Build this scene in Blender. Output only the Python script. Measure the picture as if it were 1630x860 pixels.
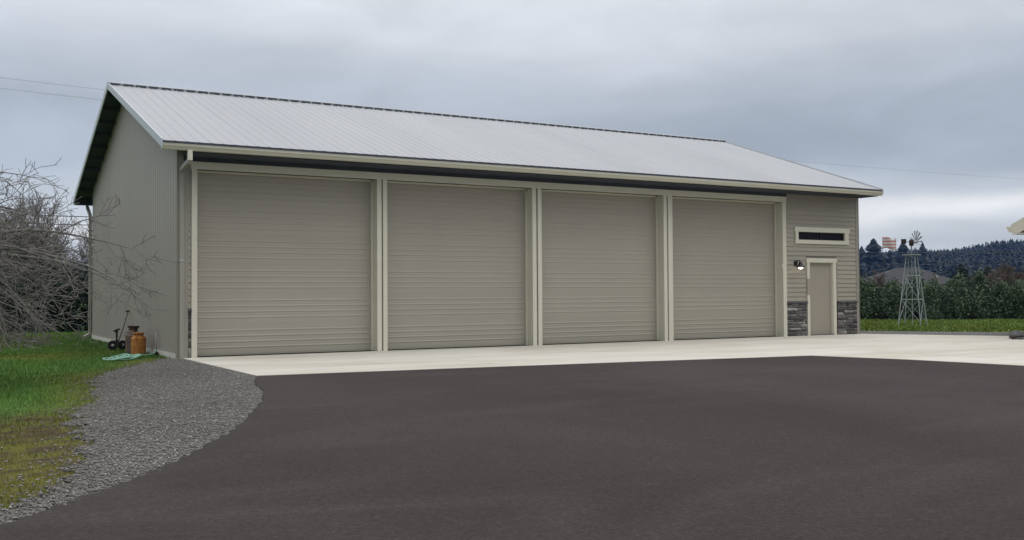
import bpy, math, random
import numpy as np
from mathutils import Matrix, Vector

for o in list(bpy.data.objects):
    bpy.data.objects.remove(o, do_unlink=True)
SC = bpy.context.scene
COL = SC.collection
R = math.radians

# ------------------------------------------------------------------ camera
cam_d = bpy.data.cameras.new('camera')
cam_d.sensor_width = 36.0
cam_d.lens = 1598.5 / 1630.0 * 36.0
cam_d.clip_end = 8000
cam = bpy.data.objects.new('camera', cam_d)
COL.objects.link(cam)
_yaw, _pit, _rol = 0.5259, 0.0244, -0.0060
fw = Vector((math.sin(_yaw) * math.cos(_pit), math.cos(_yaw) * math.cos(_pit), math.sin(_pit)))
rt = fw.cross(Vector((0, 0, 1))).normalized()
up = rt.cross(fw)
r2 = math.cos(_rol) * rt + math.sin(_rol) * up
u2 = -math.sin(_rol) * rt + math.cos(_rol) * up
cam.matrix_world = Matrix(((r2.x, u2.x, -fw.x, -4.2007), (r2.y, u2.y, -fw.y, -20.3526),
                           (r2.z, u2.z, -fw.z, 1.2073), (0, 0, 0, 1)))
SC.camera = cam
CX, CY = -4.2007, -20.3526

# ------------------------------------------------------------------ world: overcast sky
SUN_EL, SUN_AZ = R(58), R(150)          # azimuth clockwise from +Y
W = bpy.data.worlds.new('World')
SC.world = W
W.use_nodes = True
nt = W.node_tree
nt.nodes.clear()
N = nt.nodes.new
Lk = nt.links.new


def wmath(op, a, b=None, c=None):
    n = N('ShaderNodeMath')
    n.operation = op
    for i, v in enumerate((a, b, c)):
        if v is None:
            continue
        if isinstance(v, (int, float)):
            n.inputs[i].default_value = v
        else:
            Lk(v, n.inputs[i])
    return n.outputs[0]


tc = N('ShaderNodeTexCoord')
sep = N('ShaderNodeSeparateXYZ')
Lk(tc.outputs['Generated'], sep.inputs[0])
zc = wmath('MAXIMUM', sep.outputs['Z'], 0.0)
den = wmath('ADD', zc, 0.10)
cx_ = wmath('DIVIDE', sep.outputs['X'], den)
cy_ = wmath('DIVIDE', sep.outputs['Y'], den)
comb = N('ShaderNodeCombineXYZ')
Lk(cx_, comb.inputs[0])
Lk(cy_, comb.inputs[1])
n1 = N('ShaderNodeTexNoise')
n1.inputs['Scale'].default_value = 0.55
n1.noise_dimensions = '4D'
n1.inputs['W'].default_value = 13.2
n1.inputs['Detail'].default_value = 5
n1.inputs['Roughness'].default_value = 0.5
n1.inputs['Distortion'].default_value = 0.5
Lk(comb.outputs[0], n1.inputs['Vector'])
n2 = N('ShaderNodeTexNoise')
n2.inputs['Scale'].default_value = 2.6
n2.inputs['Detail'].default_value = 6
n2.inputs['Roughness'].default_value = 0.45
mp2 = N('ShaderNodeMapping')
mp2.inputs['Scale'].default_value = (1.0, 1.0, 4.2)
mp2.inputs['Location'].default_value = (0.3, 9.4, 3.7)
Lk(tc.outputs['Generated'], mp2.inputs['Vector'])
Lk(mp2.outputs[0], n2.inputs['Vector'])
# height of the cloud layers, broken up by the noise
zw = wmath('ADD', zc, wmath('MULTIPLY', wmath('SUBTRACT', n2.outputs['Fac'], 0.5), 0.13))
ramp = N('ShaderNodeValToRGB')
cr = ramp.color_ramp
cr.interpolation = 'EASE'
stops = [(0.0, (.42, .47, .52)), (0.05, (.52, .55, .585)), (0.073, (.70, .705, .715)), (0.097, (.47, .51, .56)), (0.122, (.37, .42, .488)),
         (0.165, (.40, .45, .52)), (0.205, (.475, .52, .585)), (0.26, (.605, .635, .685)), (0.33, (.70, .725, .77)), (0.6, (1.14, 1.155, 1.19)), (1.0, (1.70, 1.71, 1.74))]
while len(cr.elements) < len(stops):
    cr.elements.new(0.5)
for e, (p, c) in zip(cr.elements, stops):
    e.position = p
    e.color = (*c, 1)
Lk(zw, ramp.inputs[0])
mod = N('ShaderNodeMapRange')
mod.inputs['From Min'].default_value = 0.30
mod.inputs['From Max'].default_value = 0.70
mod.inputs['To Min'].default_value = 0.84
mod.inputs['To Max'].default_value = 1.16
Lk(n1.outputs['Fac'], mod.inputs['Value'])
n3 = N('ShaderNodeTexNoise')
n3.inputs['Scale'].default_value = 5.0
n3.inputs['Detail'].default_value = 7
n3.inputs['Roughness'].default_value = 0.55
n3.inputs['Distortion'].default_value = 0.6
mp3 = N('ShaderNodeMapping')
mp3.inputs['Scale'].default_value = (1.0, 1.0, 2.6)
Lk(tc.outputs['Generated'], mp3.inputs['Vector'])
Lk(mp3.outputs[0], n3.inputs['Vector'])
puff = wmath('ADD', 1.0, wmath('MULTIPLY', wmath('SUBTRACT', n3.outputs['Fac'], 0.5), 0.42))
cl = N('ShaderNodeVectorMath')
cl.operation = 'SCALE'
Lk(ramp.outputs[0], cl.inputs[0])
Lk(wmath('MULTIPLY', wmath('MULTIPLY', mod.outputs[0], puff), 10.0), cl.inputs['Scale'])
sky = N('ShaderNodeTexSky')
sky.sky_type = 'NISHITA'
sky.sun_disc = False
sky.sun_elevation = SUN_EL
sky.sun_rotation = SUN_AZ
mix = N('ShaderNodeMix')
mix.data_type = 'RGBA'
mix.inputs[0].default_value = 0.94
Lk(sky.outputs[0], mix.inputs[6])
Lk(cl.outputs[0], mix.inputs[7])
bg = N('ShaderNodeBackground')
bg.inputs['Strength'].default_value = 0.1
Lk(mix.outputs[2], bg.inputs['Color'])
wo = N('ShaderNodeOutputWorld')
Lk(bg.outputs[0], wo.inputs[0])

sun_d = bpy.data.lights.new('sun', 'SUN')
sun_d.energy = 0.6
sun_d.angle = R(35)
sun_d.color = (1.0, 0.96, 0.9)
sun = bpy.data.objects.new('sun', sun_d)
COL.objects.link(sun)
sdir = Vector((math.sin(SUN_AZ) * math.cos(SUN_EL), math.cos(SUN_AZ) * math.cos(SUN_EL), math.sin(SUN_EL)))
sun.rotation_euler = sdir.to_track_quat('Z', 'Y').to_euler()
sun.location = (0, -10, 40)

SC.view_settings.view_transform = 'Standard'
SC.view_settings.look = 'None'
SC.view_settings.exposure = 0.2
SC.view_settings.gamma = 1.0
SC.cycles.use_denoising = True
SC.cycles.max_bounces = 6
SC.cycles.volume_bounces = 0

rng = np.random.default_rng(7)
random.seed(7)


# ------------------------------------------------------------------ mesh helpers
class MB:
    def __init__(s):
        s.v, s.f = [], []

    def add(s, vs, fs):
        n = len(s.v)
        s.v += [tuple(map(float, p)) for p in vs]
        s.f += [tuple(n + i for i in f) for f in fs]
        return s

    def box(s, x0, x1, y0, y1, z0, z1):
        vs = [(x, y, z) for z in (z0, z1) for y in (y0, y1) for x in (x0, x1)]
        return s.add(vs, [(0, 2, 3, 1), (4, 5, 7, 6), (0, 1, 5, 4), (2, 6, 7, 3), (0, 4, 6, 2), (1, 3, 7, 5)])

    def prism_x(s, prof, x0, x1):          # (y, z) profile swept along x
        n = len(prof)
        vs = [(x0, y, z) for y, z in prof] + [(x1, y, z) for y, z in prof]
        fs = [(i, (i + 1) % n, n + (i + 1) % n, n + i) for i in range(n)]
        return s.add(vs, fs + [tuple(range(n))[::-1], tuple(range(n, 2 * n))])

    def prism_z(s, poly, z0, z1):
        n = len(poly)
        vs = [(x, y, z0) for x, y in poly] + [(x, y, z1) for x, y in poly]
        fs = [(i, (i + 1) % n, n + (i + 1) % n, n + i) for i in range(n)]
        return s.add(vs, fs + [tuple(range(n))[::-1], tuple(range(n, 2 * n))])

    def tube(s, pts, rad, k=6, cap=True):
        pts = [Vector(p) for p in pts]
        if isinstance(rad, (int, float)):
            rad = [rad] * len(pts)
        vs, fs = [], []
        ref = None
        for i, p in enumerate(pts):
            t = (pts[min(i + 1, len(pts) - 1)] - pts[max(i - 1, 0)])
            t = t.normalized() if t.length > 1e-9 else Vector((0, 0, 1))
            if ref is None:
                ref = Vector((0, 0, 1)) if abs(t.z) < .9 else Vector((1, 0, 0))
            a = (ref - t * ref.dot(t)).normalized()
            ref = a
            b = t.cross(a)
            for j in range(k):
                q = 2 * math.pi * j / k
                vs.append(p + (a * math.cos(q) + b * math.sin(q)) * rad[i])
        for i in range(len(pts) - 1):
            for j in range(k):
                fs.append((i * k + j, i * k + (j + 1) % k, (i + 1) * k + (j + 1) % k, (i + 1) * k + j))
        if cap:
            fs.append(tuple(range(k))[::-1])
            fs.append(tuple(range((len(pts) - 1) * k, len(pts) * k)))
        return s.add(vs, fs)

    def bar(s, a, b, w, h=None):
        a, b = Vector(a), Vector(b)
        h = h or w
        t = (b - a).normalized()
        ref = Vector((0, 0, 1)) if abs(t.z) < .9 else Vector((1, 0, 0))
        u = t.cross(ref).normalized()
        v = u.cross(t)
        vs = [p + u * sx * w / 2 + v * sy * h / 2 for p in (a, b) for sx, sy in ((-1, -1), (1, -1), (1, 1), (-1, 1))]
        return s.add(vs, [(0, 1, 2, 3), (7, 6, 5, 4), (0, 4, 5, 1), (1, 5, 6, 2), (2, 6, 7, 3), (3, 7, 4, 0)])

    def lathe(s, prof, k=20, c=(0, 0, 0)):   # (r, z) from bottom to top
        vs, fs = [], []
        for r_, z in prof:
            for j in range(k):
                q = 2 * math.pi * j / k
                vs.append((c[0] + r_ * math.cos(q), c[1] + r_ * math.sin(q), c[2] + z))
        for i in range(len(prof) - 1):
            for j in range(k):
                fs.append((i * k + j, i * k + (j + 1) % k, (i + 1) * k + (j + 1) % k, (i + 1) * k + j))
        fs.append(tuple(range(k))[::-1])
        fs.append(tuple(range((len(prof) - 1) * k, len(prof) * k)))
        return s.add(vs, fs)

    def mesh(s, name):
        m = bpy.data.meshes.new(name)
        m.from_pydata(s.v, [], s.f)
        m.update()
        return m


def link(name, me, mat, parent=None, smooth=False):
    o = bpy.data.objects.new(name, me)
    COL.objects.link(o)
    if mat is not None and me is not None and len(me.materials) == 0:
        me.materials.append(mat)
    if parent is not None:
        o.parent = parent
    if smooth:
        me.polygons.foreach_set('use_smooth', [True] * len(me.polygons))
    return o


def build(name, mb, mat, parent=None, smooth=False):
    return link(name, mb.mesh(name), mat, parent, smooth)


def empty(name, loc=(0, 0, 0), rz=0):
    o = bpy.data.objects.new(name, None)
    COL.objects.link(o)
    o.location = loc
    o.rotation_euler = (0, 0, rz)
    return o


def tag(o, label=None, cat=None, group=None, kind=None):
    for k, v in (('label', label), ('category', cat), ('group', group), ('kind', kind)):
        if v:
            o[k] = v
    return o


def copy_tree(o, parent=None):
    c = o.copy()
    COL.objects.link(c)
    c.parent = parent
    for ch in list(o.children):
        copy_tree(ch, c)
    return c


def np_mesh(name, verts, faces_flat, k, colors=None):
    """fast mesh of k-gons; optional per-vertex colour attribute 'tint'"""
    m = bpy.data.meshes.new(name)
    nv = len(verts)
    nf = len(faces_flat) // k
    m.vertices.add(nv)
    m.vertices.foreach_set('co', np.asarray(verts, np.float32).ravel())
    m.loops.add(nf * k)
    m.loops.foreach_set('vertex_index', np.asarray(faces_flat, np.int32))
    m.polygons.add(nf)
    m.polygons.foreach_set('loop_start', np.arange(0, nf * k, k, dtype=np.int32))
    m.update(calc_edges=True)
    if colors is not None:
        a = m.attributes.new('tint', 'FLOAT_COLOR', 'POINT')
        c = np.ones((nv, 4), np.float32)
        c[:, :3] = colors
        a.data.foreach_set('color', c.ravel())
    return m


# ------------------------------------------------------------------ materials
class Mt:
    def __init__(s, name, rough=0.6, metal=0.0, spec=0.5):
        s.m = bpy.data.materials.new(name)
        s.m.use_nodes = True
        s.t = s.m.node_tree
        s.b = s.t.nodes['Principled BSDF']
        s.b.inputs['Roughness'].default_value = rough
        s.b.inputs['Metallic'].default_value = metal
        s.b.inputs['Specular IOR Level'].default_value = spec
        s.h = None

    def n(s, t, **k):
        n = s.t.nodes.new(t)
        for a, v in k.items():
            setattr(n, a, v)
        return n

    def l(s, a, b):
        s.t.links.new(a, b)

    def noise(s, scale, detail=4, rough=.5, space='Object', stretch=(1, 1, 1), rot=(0, 0, 0), dist=0):
        tcn = s.n('ShaderNodeTexCoord')
        mp = s.n('ShaderNodeMapping')
        mp.inputs['Scale'].default_value = stretch
        mp.inputs['Rotation'].default_value = rot
        if space == 'World':
            g = s.n('ShaderNodeNewGeometry')
            s.l(g.outputs['Position'], mp.inputs['Vector'])
        else:
            s.l(tcn.outputs[space], mp.inputs['Vector'])
        nn = s.n('ShaderNodeTexNoise')
        nn.inputs['Scale'].default_value = scale
        nn.inputs['Detail'].default_value = detail
        nn.inputs['Roughness'].default_value = rough
        nn.inputs['Distortion'].default_value = dist
        s.l(mp.outputs[0], nn.inputs['Vector'])
        return nn.outputs['Fac']

    def ramp(s, fac, stops, interp='LINEAR'):
        rn = s.n('ShaderNodeValToRGB')
        rn.color_ramp.interpolation = interp
        while len(rn.color_ramp.elements) < len(stops):
            rn.color_ramp.elements.new(.5)
        for e, (p, c) in zip(rn.color_ramp.elements, stops):
            e.position = p
            e.color = (*c, 1) if len(c) == 3 else c
        s.l(fac, rn.inputs[0])
        return rn.outputs[0]

    def mixc(s, fac, a, b, mode='MIX'):
        mx = s.n('ShaderNodeMix', data_type='RGBA', blend_type=mode)
        for i, v in ((0, fac), (6, a), (7, b)):
            if isinstance(v, (int, float)):
                mx.inputs[i].default_value = v
            elif isinstance(v, tuple):
                mx.inputs[i].default_value = (*v, 1)
            else:
                s.l(v, mx.inputs[i])
        return mx.outputs[2]

    def col(s, c):
        if isinstance(c, tuple):
            s.b.inputs['Base Color'].default_value = (*c, 1)
        else:
            s.l(c, s.b.inputs['Base Color'])
        return s

    def bump(s, h, dist=.01, strength=.5):
        bn = s.n('ShaderNodeBump')
        bn.inputs['Distance'].default_value = dist
        bn.inputs['Strength'].default_value = strength
        s.l(h, bn.inputs['Height'])
        if s.h is not None:
            s.l(s.h, bn.inputs['Normal'])
        s.h = bn.outputs[0]
        s.l(s.h, s.b.inputs['Normal'])
        return s


def scl(c, k):
    return tuple(x * k for x in c)


def painted(name, c, rough=.5, var=.06, scale=1.2, bump=0.0, stretch=(1, 1, 1), rand=.0, spec=.4):
    m = Mt(name, rough, 0, spec)
    f = m.noise(scale, 5, .55, 'World', stretch)
    out = m.ramp(f, [(.3, scl(c, 1 - var)), (.7, scl(c, 1 + var))])
    g = m.noise(38, 3, .6, 'World')
    out = m.mixc(.35, out, m.ramp(g, [(.3, scl(c, 1 - var * 1.2)), (.7, scl(c, 1 + var * 1.2))]))
    if rand:
        oi = m.n('ShaderNodeObjectInfo')
        out = m.mixc(1.0, out, m.ramp(oi.outputs['Random'], [(0, (1 - rand,) * 3), (1, (1, 1, 1))]), 'MULTIPLY')
    m.col(out)
    if bump:
        m.bump(m.noise(70, 3, .6, 'World', (.15, 1, 1)), .004, bump)
    return m.m


M = {}
M['taupe_door'] = painted('taupe_door_paint', (.330, .302, .252), .48, .035, 1.0, .25, (1, 1, .5), rand=.05)
M['taupe_siding'] = painted('taupe_siding_paint', (.30, .278, .226), .55, .05, 2.0, .3, (.3, 1, 1), rand=.08)
M['taupe_wall'] = painted('taupe_wall_paint', (.22, .21, .18), .6, .05)
M['taupe_metal'] = painted('taupe_ribbed_metal', (.272, .246, .214), .45, .04, .6, 0, (1, 1, .4), rand=.05)
M['cream'] = painted('cream_trim_paint', (.55, .53, .432), .45, .04, 2.0, .15)
M['taupe_trim'] = painted('taupe_corner_trim', (.27, .255, .215), .45, .04)
M['entry_door'] = painted('taupe_entry_door_paint', (.30, .272, .22), .42, .03)
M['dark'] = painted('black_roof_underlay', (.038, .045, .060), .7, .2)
M['timber'] = painted('dark_purlin_timber', (.03, .031, .033), .75, .25)
M['black_metal'] = painted('black_lamp_metal', (.012, .012, .012), .4, .2)
M['rubber'] = painted('black_rubber_seal', (.02, .02, .02), .7, .1)
M['steel'] = painted('dull_grey_steel', (.32, .33, .33), .45, .08)
M['foundation'] = painted('pale_foundation_concrete', (.50, .48, .43), .85, .12, 6)


def m_roof():
    m = Mt('zinc_roof_metal', .42, .35, .5)
    f = m.noise(.5, 4, .5, 'World', (1, .35, .35))
    c = m.ramp(f, [(.3, (.288, .297, .312)), (.7, (.338, .345, .356))])
    g = m.noise(60, 3, .7, 'World')
    c = m.mixc(.3, c, m.ramp(g, [(.3, (.265, .273, .286)), (.7, (.37, .377, .386))]))
    oi = m.n('ShaderNodeObjectInfo')
    c = m.mixc(1.0, c, m.ramp(oi.outputs['Random'], [(0, (.955,) * 3), (1, (1, 1, 1))]), 'MULTIPLY')
    m.col(c)
    return m.m


M['roof'] = m_roof()
M['rake'] = painted('zinc_rake_metal', (.42, .44, .47), .4, .05)


def m_concrete():
    m = Mt('fresh_pale_concrete', .85, 0, .3)
    f = m.noise(.45, 5, .55, 'World', (1, 2.2, 1))
    c = m.ramp(f, [(.25, (.41, .375, .305)), (.5, (.51, .483, .42)), (.75, (.56, .54, .487))])
    st = m.noise(.35, 4, .6, 'World', (.6, 2.4, 1), dist=1.2)
    c = m.mixc(m.ramp(st, [(.46, (0, 0, 0)), (.66, (.8,) * 3)]), c, (.36, .31, .225))
    oi = m.n('ShaderNodeObjectInfo')
    c = m.mixc(1.0, c, m.ramp(oi.outputs['Random'], [(0, (.88, .87, .85)), (1, (1, 1, 1))]), 'MULTIPLY')
    g = m.noise(45, 4, .7, 'World')
    c = m.mixc(.4, c, m.ramp(g, [(.3, (.42, .405, .36)), (.7, (.57, .56, .52))]))
    m.col(c)
    m.bump(m.noise(90, 3, .6, 'World'), .004, .4)
    return m.m


M['concrete'] = m_concrete()
M['joint'] = painted('concrete_joint_grey', (.33, .32, .28), .9, .1)


def m_asphalt():
    m = Mt('dark_asphalt', .95, 0, .08)
    big = m.noise(.22, 5, .6, 'World', (1, .45, 1), (0, 0, .5), .8)
    c = m.ramp(big, [(.25, (.0345, .0288, .0275)), (.75, (.058, .0487, .0468))])
    streak = m.noise(.55, 5, .62, 'World', (.35, 1.1, 1), (0, 0, -.35), 1.2)
    c = m.mixc(m.ramp(streak, [(.48, (0, 0, 0)), (.75, (.55,) * 3)]), c, (.066, .0558, .0538))
    vor = m.n('ShaderNodeTexVoronoi')
    vor.inputs['Scale'].default_value = 62
    g = m.n('ShaderNodeNewGeometry')
    m.l(g.outputs['Position'], vor.inputs['Vector'])
    sp = m.n('ShaderNodeSeparateColor')
    m.l(vor.outputs['Color'], sp.inputs[0])
    c = m.mixc(.45, c, m.mixc(1.0, c, m.ramp(sp.outputs[0], [(0, (.52,) * 3), (.55, (.95,) * 3), (.95, (1.1,) * 3), (1, (1.7, 1.65, 1.6))]), 'MULTIPLY'))
    fine = m.noise(22, 4, .75, 'World')
    c = m.mixc(.5, c, m.mixc(1.0, c, m.ramp(fine, [(.3, (.7,) * 3), (.7, (1.25,) * 3)]), 'MULTIPLY'))
    m.col(c)
    m.bump(vor.outputs['Distance'], .004, .35)
    return m.m


M['asphalt'] = m_asphalt()


def m_attr(name, rough=.8, rnd=.25, scale=30, spec=.25, bump=0):
    m = Mt(name, rough, 0, spec)
    a = m.n('ShaderNodeAttribute', attribute_name='tint')
    f = m.noise(scale, 5, .65, 'World')
    c = m.mixc(1.0, a.outputs['Color'], m.ramp(f, [(.25, (1 - rnd,) * 3), (.75, (1 + rnd,) * 3)]), 'MULTIPLY')
    m.col(c)
    if bump:
        m.bump(f, .03, bump)
    return m.m


M['lawn'] = m_attr('lawn_soil', .95, .35, 14, .1, .6)
M['blades'] = m_attr('grass_blades', .7, .15, 3, .2)
M['stones'] = m_attr('gravel_stones', .85, .15, 60, .3)


def m_gravel():
    m = Mt('gravel_bed', .9, 0, .2)
    vor = m.n('ShaderNodeTexVoronoi')
    vor.inputs['Scale'].default_value = 42
    g = m.n('ShaderNodeNewGeometry')
    m.l(g.outputs['Position'], vor.inputs['Vector'])
    sp = m.n('ShaderNodeSeparateColor')
    m.l(vor.outputs['Color'], sp.inputs[0])
    c = m.ramp(sp.outputs[0], [(0, (.10, .096, .088)), (.5, (.16, .153, .141)), (.9, (.20, .192, .178)), (1, (.29, .28, .26))])
    f = m.noise(.7, 4, .6, 'World')
    c = m.mixc(1.0, c, m.ramp(f, [(.3, (.75, .74, .72)), (.7, (1.1, 1.1, 1.12))]), 'MULTIPLY')
    m.col(c)
    m.bump(vor.outputs['Distance'], .03, 1.0)
    return m.m


M['gravel'] = m_gravel()


def m_stone():
    m = Mt('stacked_ledge_stone', .85, 0, .3)
    oi = m.n('ShaderNodeObjectInfo')
    c = m.ramp(oi.outputs['Random'], [(0, (.045, .041, .040)), (.4, (.105, .098, .094)), (.75, (.175, .165, .155)), (1, (.33, .315, .295))])
    f = m.noise(14, 5, .65, 'World')
    c = m.mixc(1.0, c, m.ramp(f, [(.3, (.6,) * 3), (.7, (1.3,) * 3)]), 'MULTIPLY')
    m.col(c)
    m.bump(f, .02, .6)
    return m.m


M['stone'] = m_stone()
M['mortar'] = painted('dark_mortar', (.045, .043, .042), .9, .2)
M['ledge'] = painted('dark_ledge_stone', (.085, .08, .082), .8, .2, 9)


def m_glass():
    m = Mt('dark_window_glass', .06, 0, .5)
    m.col((.008, .008, .014))
    return m.m


M['glass'] = m_glass()


def m_emit(name, c, s):
    m = Mt(name, .4)
    m.col(c)
    m.b.inputs['Emission Color'].default_value = (*c, 1)
    m.b.inputs['Emission Strength'].default_value = s
    return m.m


M['bulb'] = m_emit('lit_lamp_bulb', (1.0, .86, .72), 4.0)


def m_leaf(name, a, b, rough=.6, trans=.15, rand=.25):
    m = Mt(name, rough, 0, .25)
    oi = m.n('ShaderNodeObjectInfo')
    f = m.noise(3.2, 4, .6, 'World')
    c = m.ramp(f, [(.3, a), (.7, b)])
    g = m.noise(24, 2, .5, 'World')
    c = m.mixc(1.0, c, m.ramp(g, [(.3, (.65,) * 3), (.7, (1.35,) * 3)]), 'MULTIPLY')
    c = m.mixc(1.0, c, m.ramp(oi.outputs['Random'], [(0, (1 - rand,) * 3), (1, (1, 1, 1))]), 'MULTIPLY')
    m.col(c)
    return m.m


M['hedge'] = m_leaf('hedge_foliage', (.04, .07, .04), (.11, .15, .085))
M['thicket'] = m_leaf('dark_evergreen_foliage', (.008, .018, .012), (.022, .036, .024))
M['fir'] = m_leaf('fir_foliage', (.008, .015, .013), (.018, .028, .022), rand=.35)
M['bark'] = painted('grey_lichen_bark', (.135, .125, .113), .85, .35, 8)
M['twig'] = painted('brown_grey_twigs', (.115, .104, .095), .85, .3, 2)
M['redtwig'] = painted('reddish_bare_twigs', (.075, .055, .047), .85, .3, 2)
M['trunk'] = painted('dark_trunk_bark', (.05, .042, .035), .9, .3, 8)
M['wood_pole'] = painted('weathered_pole_wood', (.12, .10, .085), .85, .2, 3)
M['wire'] = painted('black_wire', (.02, .02, .022), .6, .1)
M['wire_thin'] = painted('weathered_grey_wire', (.25, .26, .27), .6, .1)

# ------------------------------------------------------------------ ground
def fbm(x, y, s, seed):
    """cheap smooth value noise"""
    g = np.random.default_rng(seed)
    out = np.zeros_like(x, float)
    amp, tot = 1.0, 0
    for k in range(4):
        T = g.random((64, 64))
        X, Y = x * s * 2 ** k + 17.3 * k, y * s * 2 ** k + 9.1 * k
        xi, yi = np.floor(X).astype(int), np.floor(Y).astype(int)
        fx, fy = X - xi, Y - yi
        fx, fy = fx * fx * (3 - 2 * fx), fy * fy * (3 - 2 * fy)
        a = T[xi % 64, yi % 64] * (1 - fx) + T[(xi + 1) % 64, yi % 64] * fx
        b = T[xi % 64, (yi + 1) % 64] * (1 - fx) + T[(xi + 1) % 64, (yi + 1) % 64] * fx
        out += amp * (a * (1 - fy) + b * fy)
        tot += amp
        amp *= .55
    return out / tot


def inpoly(px, py, poly):
    inside = np.zeros(px.shape, bool)
    n = len(poly)
    for i in range(n):
        x1, y1 = poly[i]
        x2, y2 = poly[(i + 1) % n]
        c = ((y1 > py) != (y2 > py)) & (px < (x2 - x1) * (py - y1) / ((y2 - y1) if y2 != y1 else 1e-9) + x1)
        inside ^= c
    return inside


def segdist(px, py, line):
    d = np.full(px.shape, 1e9)
    for (x1, y1), (x2, y2) in zip(line[:-1], line[1:]):
        vx, vy = x2 - x1, y2 - y1
        t = np.clip(((px - x1) * vx + (py - y1) * vy) / (vx * vx + vy * vy), 0, 1)
        d = np.minimum(d, np.hypot(px - x1 - t * vx, py - y1 - t * vy))
    return d


def smooth_line(pts, n=6):
    P = [Vector((*p, 0)) for p in pts]
    out = []
    for i in range(len(P) - 1):
        a, b, c, d = P[max(i - 1, 0)], P[i], P[i + 1], P[min(i + 2, len(P) - 1)]
        for k in range(n):
            t = k / n
            v = .5 * (2 * b + (c - a) * t + (2 * a - 5 * b + 4 * c - d) * t * t + (3 * b - a - 3 * c + d) * t ** 3)
            out.append((v.x, v.y))
    out.append(tuple(pts[-1]))
    return out


ASPH_EDGE = smooth_line([(.11, -5.17), (-.25, -6.35), (-.5, -7.64), (-.85, -8.75), (-1.16, -9.57), (-1.79, -11.1), (-2.47, -12.39),
                         (-3.07, -13.33), (-3.51, -13.88), (-3.86, -14.28), (-4.5, -14.9), (-6.0, -16.0), (-9.5, -18.2)])
GRASS_EDGE = smooth_line([(-.25, .25), (-.75, -.9), (-1.2, -1.9), (-1.62, -2.78), (-2.05, -4.2), (-2.25, -5.77), (-2.5, -7.6), (-2.85, -8.9),
                          (-3.0, -10.2), (-3.02, -11.3), (-3.28, -12.68), (-3.5, -13.3), (-3.72, -13.72), (-4.0, -14.05), (-4.7, -14.65),
                          (-6.2, -15.8), (-9.6, -18.0)])


_g = np.random.default_rng(8)
GRASS_EDGE = [(x + .10 * math.sin(k * 1.9) * _g.uniform(.2, 1) + _g.uniform(-.07, .07), y + _g.uniform(-.06, .06)) if 3 < k < len(GRASS_EDGE) - 4 else (x, y)
              for k, (x, y) in enumerate(GRASS_EDGE)]


def lawn_tint(x, y):
    n1, n2, n3 = fbm(x, y, .35, 11), fbm(x, y, 1.3, 12), fbm(x, y, 3.1, 13)
    g = np.stack([.046 + .038 * n2, .102 + .058 * n2, .018 + .013 * n2], -1)
    rl = np.clip((x - 18) / 2, 0, 1)[:, None]          # brighter, yellower turf on the right lawn
    g = g * (1 - rl) + np.stack([.075 + .04 * n2, .120 + .045 * n2, .022 + .012 * n2], -1) * rl
    # yellower, mossy turf near the gravel and along the barn
    d = segdist(x, y, GRASS_EDGE[::3])
    moss = np.clip(.95 - d / .9 + (n1 - .5) * 1.6 + (n2 - .5) * .8, 0, 1)
    moss = np.maximum(moss, np.clip((n1 - .5) * 2.4 + .1, 0, .65) * np.clip((y + 3) / 3, 0, 1))
    ym = np.stack([.080 + .045 * n3, .098 + .035 * n3, .016 + 0 * n3], -1)
    g = g * (1 - moss[:, None]) + ym * moss[:, None]
    # the worn bank by the drive: moss, dead grass and bare soil
    yw = y + (n2 - .5) * 2.2 + (n1 - .5) * 1.5
    w = np.clip((-8.6 - yw) / .9, 0, 1) * (y > -17)
    old = np.stack([.070 + .075 * n3, .070 + .055 * n3, .016 + .012 * n3], -1)
    g = g * (1 - .75 * w[:, None]) + old * .75 * w[:, None]
    blob = np.exp(-((x + 3.25) / 1.1) ** 2 - ((y + 10.0 + (n2 - .5) * 1.5) / 1.9) ** 2)
    soil = np.clip((n2 * .5 + n3 * .65 - .60 + .16 * blob) * 9, 0, 1) * np.clip(blob * 1.6 + .35 * w, 0, 1)
    soil = np.maximum(soil, np.clip(1 - d / .22, 0, 1) * np.clip((n3 - .35) * 4, 0, 1) * .8)
    n5 = fbm(x, y, 6.5, 15)
    soil = soil * np.clip((n5 - .36) * 5, 0, 1)
    soil = np.maximum(soil, np.clip((n5 - .60) * 9, 0, 1) * w * .9)
    br = np.stack([.038 + .02 * n3, .028 + .012 * n3, .018 + .006 * n3], -1)
    g = g * (1 - soil[:, None]) + br * soil[:, None]
    return g, moss, soil


def axis(dense0, dense1, step, far):
    a = list(np.arange(dense0, dense1 + 1e-6, step))
    s = step
    x = dense0
    left = []
    while x > -far:
        s *= 1.45
        x -= s
        left.append(x)
    s, x, right = step, dense1, []
    while x < far:
        s *= 1.45
        x += s
        right.append(x)
    return np.array(left[::-1] + a + right)


gx, gy = axis(-8, 2, .12, 3500), axis(-18, 20, .12, 3500)
XX, YY = np.meshgrid(gx, gy, indexing='ij')
fx_, fy_ = XX.ravel(), YY.ravel()
tint, _, _ = lawn_tint(fx_, fy_)
near = (fx_ > -8) & (fx_ < 2) & (fy_ > -18) & (fy_ < 20)
zz = -.035 + np.where(near, (fbm(fx_, fy_, .9, 21) - .5) * .04, 0)
zz = np.where(near & (fx_ > -.2) & (fy_ > -1), -.04, zz)
nx, ny = len(gx), len(gy)
i, j = np.meshgrid(np.arange(nx - 1), np.arange(ny - 1), indexing='ij')
q = np.stack([i * ny + j, (i + 1) * ny + j, (i + 1) * ny + j + 1, i * ny + j + 1], -1).reshape(-1)
gm = np_mesh('ground', np.stack([fx_, fy_, zz], -1), q, 4, tint)
gm.polygons.foreach_set('use_smooth', [True] * len(gm.polygons))
tag(link('ground', gm, M['lawn']), kind='structure')


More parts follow.
